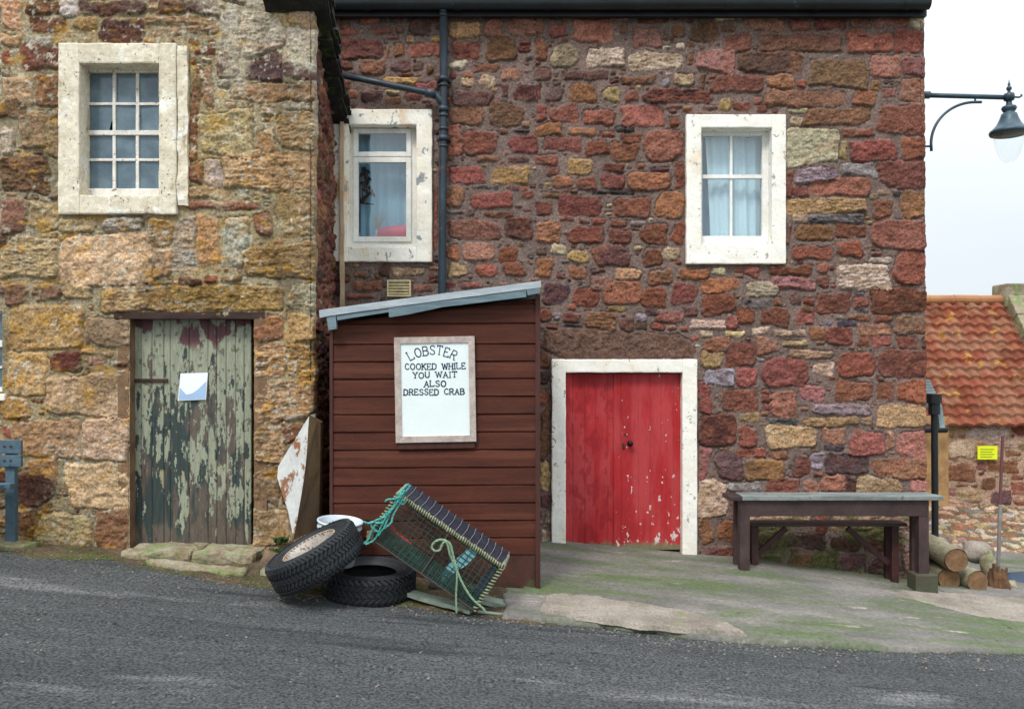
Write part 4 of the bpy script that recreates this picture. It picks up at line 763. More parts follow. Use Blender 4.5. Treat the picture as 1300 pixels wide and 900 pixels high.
pts = [(a[0]-.02+.012*math.sin(t*5)+.03*math.sin(t*1.3), 8.92, -(474-470)*DR/FPX-.75*t) for t in np.linspace(0, 1, 26)]; m.tube(pts, .0045, 6)
for (qx, qy, rr) in ((701, 545, .03), (700, 562, .045), (698, 480, .035)):
    c_ = Vector(px(qx, qy, 8.9)); m.tube([c_+Vector((rr*math.cos(t), .01*math.sin(2*t), rr*math.sin(t))) for t in np.linspace(0, 5.4, 18)], .004, 6)
build('wire_hook', m, 'rust', label='rusty looped wire hanging on the wall left of the red door', cat='wire')
# side pipes at the right corner with lead flashing and hopper
m = MB(); D = 9.3
m.tube([px(1186, 500, D), px(1187, 640, D), px(1187, 742, D)], .036, 12); m.tube([px(1186, 512, D), px(1186, 526, D)], .06, 12); m.tube([px(1186, 500, D), px(1186, 512, D)], .078, 12)
c_ = build('downpipe', m, 'pipe_black', rh, smooth=False)
m = MB(); m.tube([(XR+.028, 9.12, zp(546, 9.1)), (XR+.028, 9.12, zp(745, 9.1))], .016, 8); build('cable_pipe', m, 'pipe_black', rh)

# ================================================================== STREET LAMP on its wall bracket
lp = thing('street_lamp', 'blue grey swan bracket street lamp with a clear glass bowl fixed to the gable corner', 'street lamp', (XR, 9.3, px(0, 135, 9.3)[2]))
D = 9.3; c_ = Vector(px(1281, 122, D)); m = MB()
m.tube([px(1170, 121, D), px(1277, 124, D)], .026, 12); m.tube([px(1170, 121, D), px(1180, 121, D)], .04, 12)
m.tube([px(1288, 123.5, D), px(1294, 123.8, D), px(1297, 122, D), px(1296.5, 120, D)], .011, 8)
pts = []
for t in np.linspace(0, 1, 24):
    a = math.pi-math.pi/2*t; pts.append(px(1238+56*math.cos(a)-0, 183-53*math.sin(a), D))
pts.insert(0, px(1182.5, 192, D)); pts.append(px(1246, 130, D)); m.tube(pts, .015, 10)
m.tube([px(1170, 186, D), px(1182, 186, D)], .012, 8); m.tube([px(1238, 123, D), px(1238, 131, D)], .01, 8)
build('bracket', m, 'lamp_metal', lp, smooth=True)
def zr(y): return px(0, y, D)[2]
mt = Matrix.Translation((c_.x, c_.y, 0)); s_ = D/FPX
m = MB(); prof = [(0.1, 172), (22, 171), (23, 168.5), (22, 166), (19, 164), (14, 158), (10.5, 150), (9, 145), (6, 143), (7.5, 141), (9, 138), (8, 135.5), (4, 134), (3.2, 130), (4, 128), (6, 127.5), (6.5, 123), (6, 119.5), (2.5, 118), (1.5, 116), (3, 114), (3.2, 112), (2, 110), (1.2, 109), (1.8, 107.5), (1, 106), (.1, 101)]
m.lathe([(r_*s_, zr(y)) for r_, y in prof], 36, mt, cap=False); build('lamp_head', m, 'lamp_metal', lp, smooth=True)
m = MB(); m.lathe([(.1*s_, zr(166)), (20*s_, zr(168.8)), (20*s_, zr(171.5))], 36, mt, cap=False); build('reflector', m, 'lamp_inner', lp, smooth=True)
m = MB(); m.lathe([(17.5*s_, zr(172)), (17.3*s_, zr(178)), (16*s_, zr(186)), (13*s_, zr(195)), (9*s_, zr(202)), (5*s_, zr(206)), (.2*s_, zr(207.5))], 40, mt, cap=False); build('glass_bowl', m, 'lamp_glass', lp, smooth=True)

# ================================================================== FAR PANTILED COTTAGE
fc = thing('pantiled_cottage', 'low stone cottage at the right with an orange pantile roof behind the big house', 'house', (8, 13, -2.45))
DF = 13.0
U, Z, H, col, ID = stone_field(4.9, 14, -2.75, -.65, .016, [], dict(o=4, p=4, t=4, r=2, m=2, c=2, s=2, d=1, y=1), S(176, 146, 124), 37, gap=.012, rough=.9,
    sizes=[(.24, .10, 1500), (.16, .08, 5000), (.11, .06, 8000), (.07, .04, 9000), (.045, .025, 9000)])
grid_mesh('front_wall', np.stack([U, DF-H, Z], -1), col, 'stone', fc)
m = MB(); m.box(4.9, 14, 13.05, 15.7, -2.75, -.6); m.prism([(4.9, -.6), (4.91, -.6)], 13, 13.1) if False else None
build('back_wall', m, mat('plain_tan_stone', S(160, 126, 100), S(130, 100, 80), scale=6, bump=.6), fc)
m = MB(); m.add([(8.3, 13.0, -.62), (8.3, 15.6, -.62), (8.3, 14.3, 1.1), (8.42, 13.0, -.62), (8.42, 15.6, -.62), (8.42, 14.3, 1.1)], [(0, 1, 2), (3, 5, 4), (0, 3, 4, 1), (1, 4, 5, 2), (2, 5, 3, 0)]); build('gable', m, 'kerbstone', fc); m = MB()
m.add([(4.95, 13.05, -.62), (4.95, 15.6, -.62), (4.95, 14.3, 1.1), (5.05, 13.05, -.62), (5.05, 15.6, -.62), (5.05, 14.3, 1.1)], [(0, 1, 2), (3, 5, 4), (0, 3, 4, 1), (1, 4, 5, 2), (2, 5, 3, 0)])
build('gable', m, 'stone', fc) if False else build('gable', m, M['kerbstone'], fc)
# pantiles
ez, ey, rz_, ry = px(0, 541, 12.85)[2], 12.85, 1.15, 14.3
tw, nrow = .212, 14; x0r, x1r = 4.9, 8.28
nx = int((x1r-x0r)/.013); nv = nrow*14
UX, V = np.meshgrid(np.linspace(x0r, x1r, nx), np.linspace(0, 1, nv+1))
row = np.floor(V*nrow-1e-6).clip(0); fr = V*nrow-row
ph = (UX-x0r)/tw; prof = .035*(np.sin(2*np.pi*ph)*.8+.2*np.sin(4*np.pi*ph+.6)); lift = .055*(1-fr)**1.3
rng = np.random.RandomState(2); ci = np.floor(ph+.25).astype(int); tj = rng.uniform(-.006, .006, (nrow+1, ci.max()+2))[row.astype(int), ci]
nrm = np.array([0, -(rz_-ez), (ry-ey)]); nrm = nrm/np.linalg.norm(nrm)
base = np.stack([UX, ey+(ry-ey)*V-0*V, ez+(rz_-ez)*V], -1); Pt = base+(prof+lift+tj)[..., None]*nrm
Pt[0] = base[0]+(prof[0]+.034-.03)[..., None]*nrm+np.array([0, .02, -.01])
# sharpen steps between the rows
tc_ = rng.uniform(.75, 1.2, (nrow+1, ci.max()+2, 1))*rng.uniform(.94, 1.06, (nrow+1, ci.max()+2, 3)); colt = np.array(S(132, 76, 56))*tc_[row.astype(int), ci]
g_ = sstep(.5, .66, fbm(UX, V*2.4, 4, 4, 701, 5))[..., None]*.6; colt = colt*(1-g_)+np.array(S(150, 112, 88))*g_
yl = sstep(.69, .74, fbm(UX, V*2.4, 7, 7, 711, 4))[..., None]*.8; colt = colt*(1-yl)+np.array(S(180, 134, 58))*yl
prf = grid_mesh('roof', Pt, colt, 'pantile', fc)
m = MB(); m.add([(x0r, ry, rz_-.05), (x1r, ry, rz_-.05), (x1r, 15.8, ez), (x0r, 15.8, ez), (x0r, ry, rz_+.03), (x1r, ry, rz_+.03), (x1r, 15.8, ez+.05), (x0r, 15.8, ez+.05)], [(0, 3, 2, 1), (4, 5, 6, 7), (0, 1, 5, 4), (1, 2, 6, 5), (2, 3, 7, 6), (3, 0, 4, 7)]); build('rear_slope', m, mat('rear_clay', S(170, 92, 62), None), prf)
m = MB(); q = x0r; rg = random.Random(9)
while q < x1r-.05:
    w_ = .42; m.tube([(q+.005, ry+.02, rz_+.03+rg.uniform(-.006, .006)), (min(q+w_, x1r), ry+.02, rz_+.03)], .085, 12); q += w_
build('ridge_tiles', m, mat('ridge_clay', S(160, 104, 78), S(172, 126, 80), scale=2, bump=.5), prf)
m = MB(); Lr = math.hypot(rz_-ez, ry-ey); an = math.atan2(rz_-ez, ry-ey)
for k in range(6):
    mt = Matrix.Translation((8.27, ey, ez)) @ Matrix.Rotation(an, 4, 'X'); m.box(0, .27, k*Lr/6+.004, (k+1)*Lr/6-.004, -.1, .17, mt, bev=.02)
m.box(8.23, 8.58, ry-.12, ry+.3, rz_-.1, rz_+.30, bev=.03)
build('coping_stones', m, 'kerbstone', fc, wob=.008, sub=.15)
m = MB(); x_ = px(1186, 0, 13)[0]; m.box(6.25, 6.62, 12.9, 13.1, -2.7, -.7)
build('corner_stones', m, mat('yellow_corner_stone', S(196, 158, 104), S(160, 122, 84), scale=5, bump=.7), fc, wob=.012, sub=.2)
m = MB(); m.tube([(5.0, 12.72, ez-.04), (6.5, 12.72, ez-.04)], .05, 10); build('gutter', m, 'pipe_black', fc)
# ribbed lead flashing seen beside the big house corner
m = MB(); D = 9.5
for k in range(10):
    z = px(0, 482+k*3.6, D)[2]; m.box(px(1174, 0, D)[0], px(1180+k*1.7, 0, D)[0], D-.02, D+.05, z-.028, z+.0, bev=.005)
build('flashing', m, 'lead', rh)
m = MB(); D = 9.4; m.prism([(px(1190, 0, D)[0], zp(516, D)), (px(1196, 0, D)[0], zp(516, D)), (px(1200, 0, D)[0], zp(543, D)), (px(1193, 0, D)[0], zp(543, D))], D, D+.08); build('lead_apron', m, 'lead', rh)
# yellow notice
nt_ = thing('notice', 'small bright yellow notice fixed to the far cottage wall', 'notice', px(1253, 583, 12.9))
X0, X1, Z0, Z1 = rect(1241, 566, 1266, 583, 12.93); m = MB(); m.box(X0, X1, 12.925, 12.94, Z0, Z1); build('board', m, 'yellow', nt_)
m = MB()
for k in range(4): z = Z1-.05-k*.038; m.box(X0+.04, X1-.05-.03*(k % 2), 12.921, 12.924, z-.006, z+.006)
build('print', m, 'yellow_ink', nt_)
# cobbled bank in front of the far cottage
U, Z, H, col, ID = stone_field(4.5, 12, 0, 1.7, .014, [], dict(s=3, w=2, c=2, o=2, g=1, p=2, h=2), S(110, 96, 76), 43, gap=.008, rough=1.5, sizes=[(.11, .05, 1500), (.08, .035, 4000), (.05, .025, 4000)])
Pb = np.stack([U, 11.35+Z, r0(U)+.05+Z*.24+H*.9+(fbm(U, Z, 2, 2, 44, 3)-.5)*.14], -1)
bk = grid_mesh('cobbled_bank', Pb, col, 'stone', kind='structure')
# ================================================================== SHED
sh = thing('timber_shed', 'brown weatherboarded lean-to shed with a pale sloping felt roof', 'shed', ((px(420, 0, DS)[0]+px(685, 0, DS)[0])/2, DS, -1.95))
sx0, sx1 = px(421, 0, DS)[0], px(684, 0, DS)[0]
def ytop(x): t = (x-sx0)/(sx1-sx0); return .40+t*.21          # underside of the roof, front
edges = [386, 411, 437, 459, 481, 503.5, 526, 548.5, 571, 593.5, 616, 638.5, 661, 683, 705]
m = MB()
def board(za, zb, clip=True, bl=0, y0=DS):
    # one shiplap board: face plus a rebated shadow step along its top edge
    n = 24; tilt = .008
    for i in range(n):
        xa, xb = sx0+(sx1-sx0)*i/n, sx0+(sx1-sx0)*(i+1)/n
        ta, tb = tilt*i/n, tilt*(i+1)/n
        za_, zb_ = za+ta, zb+tb; zA2, zB2 = za+tb, zb+tb
        c1 = min(zb+ta, ytop(xa)) if clip else zb+ta; c2 = min(zb+tb, ytop(xb)) if clip else zb+tb
        if c1 <= za+ta and c2 <= za+tb: continue
        c1 = max(c1, za+ta+.001); c2 = max(c2, za+tb+.001)
        wv = lambda x: .002*math.sin(x*7+bl*2.1)
        a0, a1 = y0+wv(xa), y0+wv(xb)
        h1, h2 = min(.016, c1-za-ta), min(.016, c2-za-tb)
        V = [(xa, a0+.004, za+ta), (xb, a1+.004, za+tb), (xa, a0-.002, za+ta+.004), (xb, a1-.002, za+tb+.004), (xa, a0+.002, c1-h1), (xb, a1+.002, c2-h2), (xa, a0+.014, c1-h1*.5), (xb, a1+.014, c2-h2*.5), (xa, a0+.016, c1), (xb, a1+.016, c2)]
        m.add(V, [(0, 1, 3, 2), (2, 3, 5, 4), (4, 5, 7, 6), (6, 7, 9, 8)])
for i in range(len(edges)):
    zt = px(0, edges[i], DS)[2]+.0; zb_ = px(0, edges[i+1], DS)[2] if i+1 < len(edges) else None
    if i == 0: board(zt, .62, bl=0)
    if zb_ is not None: board(zb_, zt, bl=i+1)
build('front_boards', m, 'shed', sh, fix=False)
m = MB(); zb0 = px(0, 705, DS)[2]; m.prism([(sx0+.005, -2.0), (sx1-.03, -2.05), (sx1-.03, zb0-.002+.008), (sx0+.005, zb0-.002)], DS+.006, DS+.03); build('base_board', m, mat('damp_base_board', S(84, 46, 36), S(62, 36, 28), scale=5, rough=.7, bump=.5, spots=[(S(70, 74, 44), 4, .58, .7, (1, 1, 1))]), sh)
m = MB(); m.add([(sx0+.01, DS+.03, -2.0), (sx1-.01, DS+.03, -2.1), (sx1-.01, 8.93, -2.05), (sx0+.01, 8.93, -1.95), (sx0+.01, DS+.03, .40), (sx1-.01, DS+.03, .60), (sx1-.01, 8.93, .60), (sx0+.01, 8.93, .40)],
    [(0, 3, 2, 1), (4, 5, 6, 7), (0, 1, 5, 4), (1, 2, 6, 5), (2, 3, 7, 6), (3, 0, 4, 7)]); build('side_boards', m, 'shed_trim', sh)
m = MB()
m.prism([(sx1-.028, -2.06), (sx1+.012, -2.06), (sx1+.012, ytop(sx1)+.03), (sx1-.028, ytop(sx1)+.03)], DS-.016, DS+.05); build('corner_trim', m, 'shed_trim', sh, wob=.002, sub=.2)
m = MB(); m.prism([(sx0-.014, -2.0), (sx0+.012, -2.0), (sx0+.012, ytop(sx0)), (sx0-.014, ytop(sx0))], DS-.014, DS+.05); build('corner_trim', m, 'shed_trim', sh, wob=.002, sub=.2)
# roof
Dq = 7.08; pl = lambda x, y: (px(x, y, Dq)[0], px(x, y, Dq)[2])
m = MB(); A, B = pl(405, 394), pl(687, 356.5)
m.add([(A[0], Dq+.02, A[1]-.05), (B[0], Dq+.02, B[1]-.05), (B[0], 8.97, B[1]-.05), (A[0], 8.97, A[1]-.05), (A[0], Dq+.02, A[1]-.012), (B[0], Dq+.02, B[1]-.012), (B[0], 8.97, B[1]-.012), (A[0], 8.97, A[1]-.012)],
    [(0, 3, 2, 1), (4, 5, 6, 7), (0, 1, 5, 4), (1, 2, 6, 5), (2, 3, 7, 6), (3, 0, 4, 7)]); sr = build('roof', m, 'felt', sh)
m = MB(); m.prism([pl(405, 394), pl(420, 391.5), pl(560, 373), pl(687, 356.5), pl(687, 365), pl(560, 381.5), pl(418, 401), pl(406, 403.5)][::-1], Dq-.004, Dq+.02)
build('roof_edging', m, 'felt_light', sr, wob=.002, sub=.12)
m = MB(); m.prism([pl(414, 401), pl(426, 400), pl(427, 417.5), pl(417, 419)][::-1], Dq+.004, Dq+.06)
m.prism([pl(427, 401), pl(494, 391), pl(494, 396), pl(428, 406.5)][::-1], Dq+.006, Dq+.04)
m.prism([pl(493, 391), pl(668, 367.5), pl(668, 377), pl(560, 390), pl(520, 399), pl(494, 403)][::-1], Dq+.001, Dq+.04)
m.prism([pl(668, 367), pl(686, 365), pl(685, 372), pl(670, 375)][::-1], Dq-.002, Dq+.05)
build('fascia', m, 'felt', sr, wob=.0025, sub=.1)
# price board
sg = thing('lobster_sign', 'white hand lettered LOBSTER board in a bare wood frame hung on the shed', 'sign', px(553, 561, DS-.02))
cs = Vector(px(552.5, 494.3, DS-.03)); ta = R(1.0)
def sp(u, v, y=0): return (cs.x+u*math.cos(ta)-v*math.sin(ta), cs.y+y, cs.z+u*math.sin(ta)+v*math.cos(ta))
W2, H2 = 50.8*DS/FPX, 66.5*DS/FPX; fw = .052
def quadp(poly, y0, y1):
    n = len(poly); return [sp(u, v, y0) for u, v in poly]+[sp(u, v, y1) for u, v in poly], [tuple(range(n)), tuple(range(2*n-1, n-1, -1))]+[(i, i+n, (i+1) % n+n, (i+1) % n) for i in range(n)]
g = .0012
for poly in ([(-W2, -H2), (-W2, H2), (-W2+fw, H2-fw), (-W2+fw, -H2+fw)], [(W2, -H2), (W2-fw, -H2+fw), (W2-fw, H2-fw), (W2, H2)],
             [(-W2+g, H2), (W2-g, H2), (W2-fw-g, H2-fw), (-W2+fw+g, H2-fw)], [(-W2+g, -H2), (-W2+fw+g, -H2+fw), (W2-fw-g, -H2+fw), (W2-g, -H2)]):
    m = MB(); m.add(*quadp(poly, -.012, .022)); build('frame', m, 'sign_wood', sg)
m = MB(); m.add(*quadp([(-W2+fw-.006, -H2+fw-.006), (W2-fw+.006, -H2+fw-.006), (W2-fw+.006, H2-fw+.006), (-W2+fw-.006, H2-fw+.006)], .0, .012)); build('board', m, 'sign_white', sg)
m = MB(); m.add(*quadp([(-W2+.015, -H2-.055), (W2-.015, -H2-.055), (W2-.015, -H2-.006), (-W2+.015, -H2-.006)], .004, .026)); build('ledge', m, 'shed_trim', sg)
LET = {'L': [[(0, 1), (0, 0), (.62, 0), (.62, .16)]], 'O': [[(.38+.38*math.cos(t), .5+.5*math.sin(t)) for t in np.linspace(0, 2*math.pi, 17)]],
 'B': [[(0, 0), (0, 1), (.4, 1), (.58, .88), (.58, .66), (.4, .54), (0, .54)], [(.4, .54), (.64, .42), (.64, .13), (.44, 0), (0, 0)]],
 'S': [[(.6, .82), (.5, .96), (.3, 1), (.08, .92), (.04, .72), (.18, .57), (.46, .45), (.62, .3), (.56, .08), (.32, 0), (.1, .05), (0, .2)]],
 'T': [[(.35, 0), (.35, 1)], [(0, .86), (0, 1), (.7, 1), (.7, .86)]], 'E': [[(.56, .84), (.56, 1), (0, 1), (0, 0), (.6, 0), (.6, .16)], [(0, .52), (.42, .52)]],
 'R': [[(0, 0), (0, 1), (.42, 1), (.6, .86), (.6, .64), (.42, .5), (0, .5)], [(.3, .5), (.66, 0)]], 'C': [[(.66, .8), (.5, .96), (.32, 1), (.1, .85), (0, .5), (.1, .15), (.32, 0), (.54, .04), (.68, .2)]],
 'K': [[(0, 0), (0, 1)], [(.6, 1), (.02, .42)], [(.2, .58), (.66, 0)]], 'D': [[(0, 0), (0, 1), (.34, 1), (.62, .8), (.68, .5), (.6, .18), (.34, 0), (0, 0)]],
 'W': [[(0, 1), (.24, 0), (.48, .9), (.72, 0), (.96, 1)]], 'H': [[(0, 0), (0, 1)], [(.62, 0), (.62, 1)], [(0, .52), (.62, .52)]], 'I': [[(.1, 0), (.1, 1)]],
 'Y': [[(0, 1), (.32, .48), (.64, 1)], [(.32, .48), (.32, 0)]], 'U': [[(0, 1), (0, .25), (.14, .03), (.32, 0), (.5, .03), (.62, .25), (.62, 1)]], 'A': [[(0, 0), (.34, 1), (.68, 0)], [(.12, .36), (.56, .36)]]}
WID = dict(L=.62, O=.76, B=.64, S=.62, T=.7, E=.6, R=.66, C=.68, K=.66, D=.68, W=.96, H=.62, I=.2, Y=.64, U=.62, A=.68)
def stroke(mb, pts, t, f):
    for i in range(len(pts)-1):
        a, b = np.array(pts[i], float), np.array(pts[i+1], float); d = b-a; l = np.hypot(*d)
        if l < 1e-6: continue
        d /= l; n_ = np.array([-d[1], d[0]])*t/2; a = a-d*t*.3; b = b+d*t*.3
        V = [f(*(a+n_), 0), f(*(b+n_), 0), f(*(b-n_), 0), f(*(a-n_), 0)]; mb.add(V, [(0, 1, 2, 3)])
def letters(word, u0, u1, v, h, t=.0085, arc=None, seed=1):
    rg = random.Random(seed); tot = sum(WID.get(c, .5) for c in word)+.28*(len(word)-1); k = (u1-u0)/tot; u = u0; o = []
    mb = MB()
    for q, c in enumerate(word):
        if c != ' ':
            wd = WID[c]*k; rot = rg.uniform(-.03, .03); dv = rg.uniform(-.003, .003)
            um = u+wd/2; 
            if arc: rot += -(um-(u0+u1)/2)*arc*2; dv += -arc*(um-(u0+u1)/2)**2
            def f(a, b, yy, um=um, wd=wd, rot=rot, dv=dv, j=rg.uniform(0, .0006)):
                a2, b2 = a*k-wd/2, b*h-h/2; return sp(um+a2*math.cos(rot)-b2*math.sin(rot), v+dv+a2*math.sin(rot)+b2*math.cos(rot), -.0018-j)
            def g2(a, b, yy): return f(a/k, b/h, yy)
            for ln in LET[c]:
                L2 = [(a*k, b*h) for a, b in ln]; stroke(mb, L2, t*rg.uniform(.9, 1.15), g2)
                if c not in 'OCSU' :          # little serifs
                    for (a, b) in (L2[0], L2[-1]):
                        if b < h*.03 or b > h*.97: stroke(mb, [(a-.008, b), (a+.008, b)], t*.7, g2)
        u += (WID.get(c, .5)+.28)*k
    for i, p in enumerate(mb.v): pass
    return mb
q_ = DS/FPX
def row(word, x0, x1, y0, y1, seed, **k):
    if ' ' in word:
        ws = [WID.get(c, .5) for c in word]; tot = sum(ws)+.28*(len(word)-1); kk = (x1-x0)/tot; i = word.index(' '); xa_ = x0+(sum(ws[:i])+.28*(i-1))*kk; xb_ = x0+(sum(ws[:i+1])+.28*(i+1))*kk
        row(word[:i], x0, xa_, y0, y1, seed, **k); return row(word[i+1:], xb_, x1, y0, y1, seed+20, **k)
    return build('lettering', letters(word, (x0-552.5)*q_, (x1-552.5)*q_, -((y0+y1)/2-494.3)*q_, (y1-y0-1.8)*q_, seed=seed, **k), 'ink', sg, fix=False)
row('LOBSTER', 519, 580, 438, 451, 1, arc=1.35, t=.0086)
row('COOKED WHILE', 515, 591, 460.6, 469.8, 2, t=.0086); row('YOU WAIT', 525, 580, 471.4, 480.4, 3, t=.0086); row('ALSO', 539, 566, 482.5, 491.5, 4, t=.0086); row('DRESSED CRAB', 513, 589, 493, 502, 5, t=.0086)
# paper notice on the green door
pn = thing('paper_notice', 'white paper notice pinned at an angle on the peeling green door', 'paper notice', px(244, 508, DL+.11))
def pp(x, y, o=0): v_ = px(x, y, DL+.118); return (v_[0], v_[1]-o, v_[2])
m = MB(); m.add([pp(229, 474), pp(264, 473, .004), pp(262, 507, .012), pp(226, 508.5, .002)]+[pp(229, 474, -.002), pp(264, 473, .002), pp(262, 507, .010), pp(226, 508.5, 0)], [(0, 1, 2, 3), (7, 6, 5, 4), (0, 4, 5, 1), (1, 5, 6, 2), (2, 6, 7, 3), (3, 7, 4, 0)]); build('sheet', m, 'paper', pn)
m = MB(); m.add([pp(228.5, 492, .0035), pp(237, 501, .008), pp(245, 499, .0095), pp(252, 494, .010), pp(258, 488, .0095), pp(262.3, 484, .0085), pp(261.3, 506, .0135), pp(227, 507.5, .004)], [tuple(range(8))]); build('print', m, 'paper_blue', pn, fix=False)

# ================================================================== HATCH leaning between house and shed
m = MB(); D0, D1 = 7.40, 7.16
def q3(x, y, D): return px(x, y, D)
ht = thing('hatch_cover', 'upturned angular hatch with flaking white face leaning by the shed corner', 'hatch cover', px(378, 680, 7.3))
F = [q3(393, 527, 7.22), q3(389, 590, 7.14), q3(373, 684, 7.12), q3(366, 650, 7.2), q3(352, 606, 7.34), q3(353, 592, 7.36)]
Bk = [tuple(Vector(p)+Vector((.035, .07, .01))) for p in F]
n = 6; m.add(F+Bk, [tuple(range(n))[::-1], tuple(range(n, 2*n))]+[(i, (i+1) % n, (i+1) % n+n, i+n) for i in range(n)])
build('white_face', m, 'hatch_white', ht, wob=.003, sub=.06)
m = MB(); F = [q3(392.5, 527, 7.19), q3(407, 536, 7.27), q3(405, 672, 7.27), q3(374, 684, 7.09), q3(388.5, 590, 7.11)]; Bk = [tuple(Vector(p)+Vector((.0, .09, .0))) for p in F]; n = 5
m.add(F+Bk, [tuple(range(n)), tuple(range(n, 2*n))[::-1]]+[(i, i+n, (i+1) % n+n, (i+1) % n) for i in range(n)])
build('timber_side', m, 'hatch_wood', ht, wob=.003, sub=.06)

# ================================================================== TYRES
def frame_mat(c, axis, spin=0):
    z = Vector(axis).normalized(); x = Vector((1, 0, 0)); x = (x-z*x.dot(z)).normalized(); y = z.cross(x)
    mt = Matrix((( x.x, y.x, z.x, c[0]), (x.y, y.y, z.y, c[1]), (x.z, y.z, z.z, c[2]), (0, 0, 0, 1))); return mt @ Matrix.Rotation(spin, 4, 'Z')
def tyre_mesh(R0, W, Rb, mt, nb=52, style=0):
    mb = MB(); h = W/2
    prof = [(Rb-.012, -h*.62), (Rb+.004, -h*.80), (Rb+.02, -h*.90), (Rb+.06, -h*1.0), (R0-.085, -h*1.02), (R0-.045, -h*.97), (R0-.022, -h*.88), (R0-.012, -h*.7), (R0-.010, 0), (R0-.012, h*.7), (R0-.022, h*.88), (R0-.045, h*.97), (R0-.085, h*1.02), (Rb+.06, h*1.0), (Rb+.02, h*.90), (Rb+.004, h*.80), (Rb-.012, h*.62),
            (Rb+.03, h*.6), (R0-.07, h*.75), (R0-.04, 0), (R0-.07, -h*.75), (Rb+.03, -h*.6), (Rb-.012, -h*.62)]
    mb.lathe(prof, 84, mt, cap=False)
    for rr, zz in ((Rb+.075, h*1.012), (Rb+.035, h*.955)):       # moulded rings on the side wall
        for sg_ in (1, -1): mb.lathe([(rr-.004, sg_*(zz-.004)), (rr, sg_*(zz+.003)), (rr+.004, sg_*(zz-.004))], 84, mt, cap=False)
    rows = [(-.80, .30, 1), (-.42, .30, 0), (0, .36, 0), (.42, .30, 0), (.80, .30, 1)]
    for ri, (zc, zw, sh_) in enumerate(rows):
        for k in range(nb):
            a0 = 2*math.pi*(k+.5*(ri % 2))/nb; da = 2*math.pi/nb*.36; zig = .014*(1 if style == 0 else 1.6)*(1 if ri % 2 else -1)
            V = []
            for rr in (R0-.02, R0+.0015):
                for (s1, s2) in ((-1, -1), (0, -1), (1, -1), (1, 1), (0, 1), (-1, 1)):
                    z_ = (zc+zw*.5*s2)*h; aa = a0+da*s1+zig/R0*(s2)+(.006/R0 if s1 == 0 else 0); zz = z_+(.008 if s1 == 0 else -.004)*(1 if style == 0 else -1)
                    r_ = rr-(.016*max(0, abs(zz)/h-.72)/.28)
                    V.append((r_*math.cos(aa), r_*math.sin(aa), zz))
            mb.add(V, [(6, 7, 8, 9, 10, 11)]+[(i, (i+1) % 6, (i+1) % 6+6, i+6) for i in range(6)], mt)
    for k in range(nb):    # shoulder lugs running down the side wall
        for sg_ in (1, -1):
            a0 = 2*math.pi*(k+.25)/nb; da = 2*math.pi/nb*.28; V = []
            for aa in (a0-da, a0+da):
                for (r_, z_) in ((R0-.018, h*.90), (R0-.055, h*.985), (R0-.055, h*1.035), (R0-.012, h*.955)): V.append((r_*math.cos(aa), r_*math.sin(aa), z_*sg_))
            mb.add(V, [(0, 1, 2, 3), (7, 6, 5, 4), (0, 4, 5, 1), (1, 5, 6, 2), (2, 6, 7, 3), (3, 7, 4, 0)], mt)
    return mb
ax = Vector((-.44, -.13, .87)); cL = Vector(px(400, 706, 6.52))
wl = thing('wheel', 'old road wheel with rusty white rim tilted up against the other tyre', 'wheel', (cL.x, cL.y, -1.78))
mt = frame_mat(cL, ax, .3); ty = build('tyre', tyre_mesh(.372, .235, .215, mt, nb=64), 'rubber', wl, smooth=False)
m = MB(); m.lathe([(.214, .085), (.222, .10), (.214, .106), (.200, .092), (.190, .03), (.182, -.05), (.17, -.06), (.12, -.055), (.10, -.04), (.075, -.03), (.055, -.03), (.053, -.036), (.05, -.04), (.18, -.045), (.2, -.03), (.206, .04), (.214, .085)], 48, mt, cap=False)
m.lathe([(.214, -.085), (.222, -.10), (.2, -.08), (.2, -.03)], 48, mt, cap=False); rim = build('rim', m, 'rim', wl, smooth=True)
m = MB()
for k in range(40):
    a = 2*math.pi*k/40; m.box(-.008, .008, -.010, .010, -.004, .004, mt @ Matrix.Translation((.209*math.cos(a), .209*math.sin(a), .100)) @ Matrix.Rotation(a+.3*math.sin(k*7), 4, 'Z'))
build('rust_flakes', m, mat('rust_flakes', S(158, 122, 86), S(120, 84, 58), scale=30), rim, wob=.003)
c2 = Vector(px(469, 737, 6.84)); ty2 = tyre_mesh(.372, .225, .225, frame_mat(c2, (.04, -.05, 1), .1), nb=46, style=1)
build('tyre', ty2, 'rubber', label='bare black tyre lying flat beneath the lobster pot', cat='tyre', loc=(c2.x, c2.y, c2.z-.12), smooth=False)
# bucket
cb = Vector(px(432, 661, 6.99)); m = MB(); mt = Matrix.Translation(cb) @ Matrix.Rotation(R(6), 4, 'Y') @ Matrix.Rotation(R(3), 4, 'X')
m.lathe([(.001, -.36), (.145, -.36), (.15, -.355), (.172, -.06), (.183, -.058), (.183, -.045), (.176, -.04), (.178, -.012), (.188, -.008), (.188, .004), (.178, .006), (.172, 0), (.166, -.06), (.142, -.345), (.001, -.348)], 48, mt, cap=False)
build('bucket', m, 'bucket', label='white plastic bucket behind the tilted wheel against the shed', cat='bucket', smooth=True)

